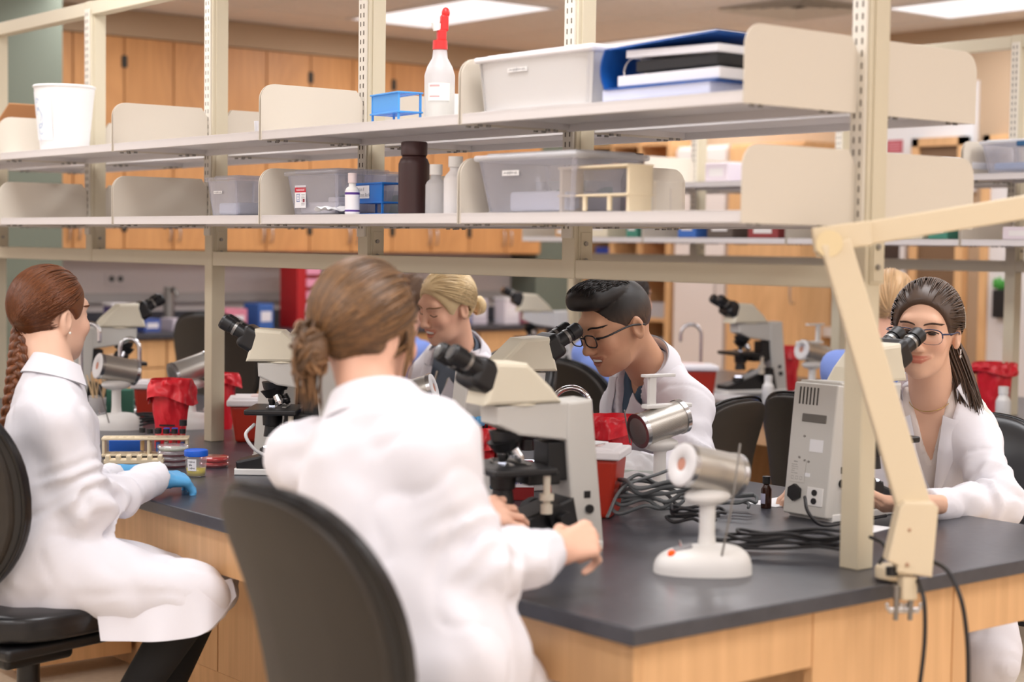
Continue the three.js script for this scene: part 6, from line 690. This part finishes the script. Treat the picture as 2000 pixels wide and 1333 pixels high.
{ // right wall: bookcase, cabinets, window, boards, doors
  const wx = X1 - 0.002, zc = (px) => onX(5.2, px, 500).z;
  const b = thing('bookcase', 'tall maple bookcase with cubbies beside the corner column', 'bookcase', [wx - 0.35, 0, -6.28]), W = 0.86; obj('back_panel', bb(0.33, 0.345, 0, 2.15, -W / 2, W / 2), wood, b); for (let i = 0; i < 4; i++) obj('upright', bb(0, 0.33, 0, 2.15, -W / 2 + i * (W - 0.022) / 3, -W / 2 + i * (W - 0.022) / 3 + 0.022), wood, b); for (let j = 0; j < 8; j++) obj('shelf_board', bb(0.002, 0.33, 0.05 + j * 0.295, 0.072 + j * 0.295, -W / 2 + 0.002, W / 2 - 0.002), wood, b);
  const bc = [[60, 80, 180], [222, 214, 208], [206, 110, 60], [90, 150, 130], [230, 226, 220], [180, 180, 186]], nm = ['blue', 'white', 'orange', 'green', 'cream', 'grey']; for (let i = 0; i < 14; i++) { const j = 2 + (i % 5), c = i % 3, h = rr(0.1, 0.22), w = rr(0.1, 0.22); part1('file_box', nm[i % 6] + ' file box on shelf ' + ['three', 'four', 'five', 'six', 'seven'][i % 5] + ' of maple bookcase, ' + ['corner', 'middle', 'right-hand'][c] + ' column', 'box', bx(0.2, h, w, wx - 0.2, 0.073 + j * 0.295 + h / 2, -6.28 - W / 2 + 0.022 + (c + 0.5) * (W - 0.022) / 3, 0.004), mat(...bc[i % 6], 0.7)); }
  const cab = (name, label, z0, z1, h, m, parts = 1) => { const t = thing(name, label, 'cabinet', [wx - 0.3, 0, (z0 + z1) / 2]); obj('body', bb(0, 0.3, 0.02, h, (z0 - z1) / 2, (z1 - z0) / 2, 0.003), m, t); for (let i = 0; i < parts; i++) { const a = (z0 - z1) / 2 + i * (z1 - z0) / parts, c = (z0 - z1) / 2 + (i + 1) * (z1 - z0) / parts, d = obj('door', bb(-0.02, 0, 0.1, h - 0.02, a + 0.004, c - 0.004, 0.002), m, t); obj('handle', tb([[-0.02, 1.1, c - 0.04], [-0.05, 1.1, c - 0.04], [-0.05, 1.25, c - 0.04], [-0.02, 1.25, c - 0.04]], 0.006), steel, d); } return t; };
  cab('tall_cabinet', 'tall white cabinet between maple bookcase and maple cabinet', -5.82, -5.36, 2.1, mat(228, 218, 212, 0.6)); cab('tall_cabinet', 'tall maple cabinet beside dark interior window', -5.34, -4.72, 2.1, wood, 1);
  const win = thing('window_1', 'interior window with white frame and dark glass', 'window', [wx, 1.35, -4.42]); win.name = 'window_1'; win.userData.kind = 'structure'; obj('window_frame', [bb(-0.03, 0, -0.42, 0.5, -0.27, -0.23), bb(-0.03, 0, -0.42, 0.5, 0.23, 0.27), bb(-0.03, 0, 0.46, 0.5, -0.27, 0.27)], shelfWhite, win); obj('window_sill', bb(-0.1, 0, -0.46, -0.4, -0.3, 0.3, 0.004), shelfWhite, win); obj('pane', bb(-0.012, -0.006, -0.4, 0.46, -0.23, 0.23), mat(66, 58, 56, 0.12), win);
  const door = (n, label, z0, z1, m) => { const t = thing(n, label, 'door', [wx, 0, (z0 + z1) / 2]); t.name = n; t.userData.kind = 'structure'; const w = z1 - z0; obj('door_leaf', bb(-0.04, -0.002, 0.01, 2.05, -w / 2 + 0.05, w / 2 - 0.05, 0.002), m, t); obj('door_frame', [bb(-0.06, 0, 0, 2.1, -w / 2, -w / 2 + 0.05), bb(-0.06, 0, 0, 2.1, w / 2 - 0.05, w / 2), bb(-0.06, 0, 2.05, 2.1, -w / 2, w / 2)], wood, t); obj('door_handle', [rod([-0.04, 1, w / 2 - 0.1], [-0.09, 1, w / 2 - 0.1], 0.01), rod([-0.09, 1, w / 2 - 0.1], [-0.09, 1, w / 2 - 0.22], 0.01)], steel, t); return t; };
  door('door_1', 'brown wooden door behind smiling person with ponytail', -4.1, -3.72, mat(120, 92, 66, 0.6)); door('door_2', 'white door in maple frame by the second island', -3.6, -2.7, mat(222, 216, 214, 0.6));
  const wb = thing('whiteboard', 'whiteboard with small red notice on right wall', 'whiteboard', [wx, 2.08, -4.02]); obj('board', bb(-0.012, 0, -0.28, 0.32, -0.34, 0.33), mat(236, 236, 238, 0.3), wb); obj('edge', [bb(-0.02, 0, -0.3, -0.28, -0.36, 0.35), bb(-0.02, 0, 0.32, 0.34, -0.36, 0.35), bb(-0.02, 0, -0.28, 0.32, -0.36, -0.34), bb(-0.02, 0, -0.28, 0.32, 0.33, 0.35)], shelfWhite, wb); obj('notice', lb(0.0025, 0.08, 0.12, -0.0138, -0.02, -0.24), labelMat(96, 64, (x, w, h) => { x.fillStyle = '#b84a56'; x.fillRect(0, 0, w, h); x.fillStyle = '#d89aa2'; for (let k = 0; k < 4; k++) x.fillRect(12, 12 + k * 12, 72, 5); }), wb, 'red printed notice');
  const p = thing('hanging_planter', 'black wall pot with bright green leaves on right wall', 'plant', [wx - 0.05, 1.18, onX(5.4, 1950, 590).z]); obj('pot', bb(-0.04, 0.04, -0.12, 0.04, -0.05, 0.05, 0.006), black, p); for (let i = 0; i < 16; i++) obj('leaf', sp(0.012, 0.03, 0.012, rr(-0.03, 0.03), 0.06 + rr(0, 0.03), rr(-0.05, 0.05), 8, 6), mat(70, 150, 60, 0.6), p);
}
{ // second island: shelf contents, bench things
  const pal = [[60, 110, 190], [40, 60, 130], [226, 214, 220], [70, 140, 120], [230, 220, 196], [200, 150, 90], [190, 196, 206], [150, 60, 60], [96, 84, 76]], cn = ['blue', 'navy', 'white', 'green', 'cream', 'tan', 'grey', 'red', 'brown'], bays = ['end bay', 'second bay', 'middle bay', 'fourth bay', 'last bay'];
  const low = SHELF_L - 0.025 + 0.026; let k = 0; for (let n = 1; n < 5; n++) for (const u of [0, 1]) { let z = -n * BAY - 0.14; while (z > -(n + 1) * BAY + 0.14) { const w = rr(0.08, 0.2), h = u ? rr(0.06, 0.14) : rr(0.05, 0.15), gap = rr(0.02, u ? 0.5 : 0.16); if (z - w < -(n + 1) * BAY + 0.06) break; if (u && n < 3) { z -= 0.3; if (n < 2) break; if (k > 400) break; continue; } const c = k % 9, t = thing('supply_box', cn[c] + ' lab supply box on ' + (u ? 'upper' : 'lower') + ' shelf, ' + bays[n] + ' of second island', 'box', [3.2 - 0.17, u ? SU : low, z - w / 2], 0, 'supplies on the second island shelves'); obj('box', bx(0.2, h, w, 0, h / 2, 0, 0.006), mat(...pal[c], 0.6), t); obj('label', bx(0.001, h * 0.4, w * 0.6, -0.1006, h * 0.5, 0), mat(232, 228, 226, 0.7), t); z -= w + gap; k++; } }
  const zt = -1.635; tub('clear storage tub with blue latch on upper shelf of second island', V3(3.03, SU, zt), 0.24, 0.34, 0.115, clearPlastic, { lidM: milky, fill: [['latch', [bx(0.012, 0.02, 0.12, -0.125, 0.115, 0.06, 0.004)], mat(24, 92, 140, 0.4)], ['contents', [bx(0.18, 0.03, 0.26, 0, 0.03, 0, 0.01)], mat(160, 186, 220, 0.7)]] });
  for (const [px, py, s, l] of [[1915, 318, 0, 'upper paper towel roll leaning against storage tub'], [1902, 333, 1, 'lower paper towel roll beside storage tub']]) part1('paper_roll', l, 'paper roll', at(cy(0.035, 0.035, 0.14, 0, 0, 0, 0, 0, 0, 24), 2.98 - s * 0.04, SU + 0.036 + (s ? 0 : 0.0), zt - 0.24 - s * 0.075, 0, 0, PI / 2), paper);
  const b = at0(1925, 818); const wbt = thing('wash_bottle', 'white plastic bottle in front of red bag on second island', 'bottle', [b.x - 0.1, BT, b.z + 0.15]); obj('bottle', la(bottleLathe(0.03, 0.12, 0.018, 0.01), 0, 0, 0, 24), whitePlastic, wbt); obj('cap', cy(0.02, 0.02, 0.03, 0, 0.13, 0), whitePlastic, wbt);
  const b2 = at0(1545, 785); const w2 = thing('wash_bottle', 'white plastic bottle beside loop incinerator on second island', 'bottle', [b2.x - 0.15, BT, b2.z]); obj('bottle', la(bottleLathe(0.026, 0.1, 0.016, 0.01), 0, 0, 0, 24), whitePlastic, w2); obj('cap', cy(0.017, 0.017, 0.024, 0, 0.11, 0), whitePlastic, w2);
  for (const [px, py, l] of [[1400, 775, 'loose white papers on second island beside dark microscope'], [1640, 775, 'loose white papers on second island near fair haired person']]) { const q = at0(px, py); part1('paper_sheet', l, 'paper', at(bx(0.28, 0.0016, 0.2, 0, 0.0009, 0), q.x, BT, q.z, 0, 0.3), paper); }
}
renderer.render(scene, camera);
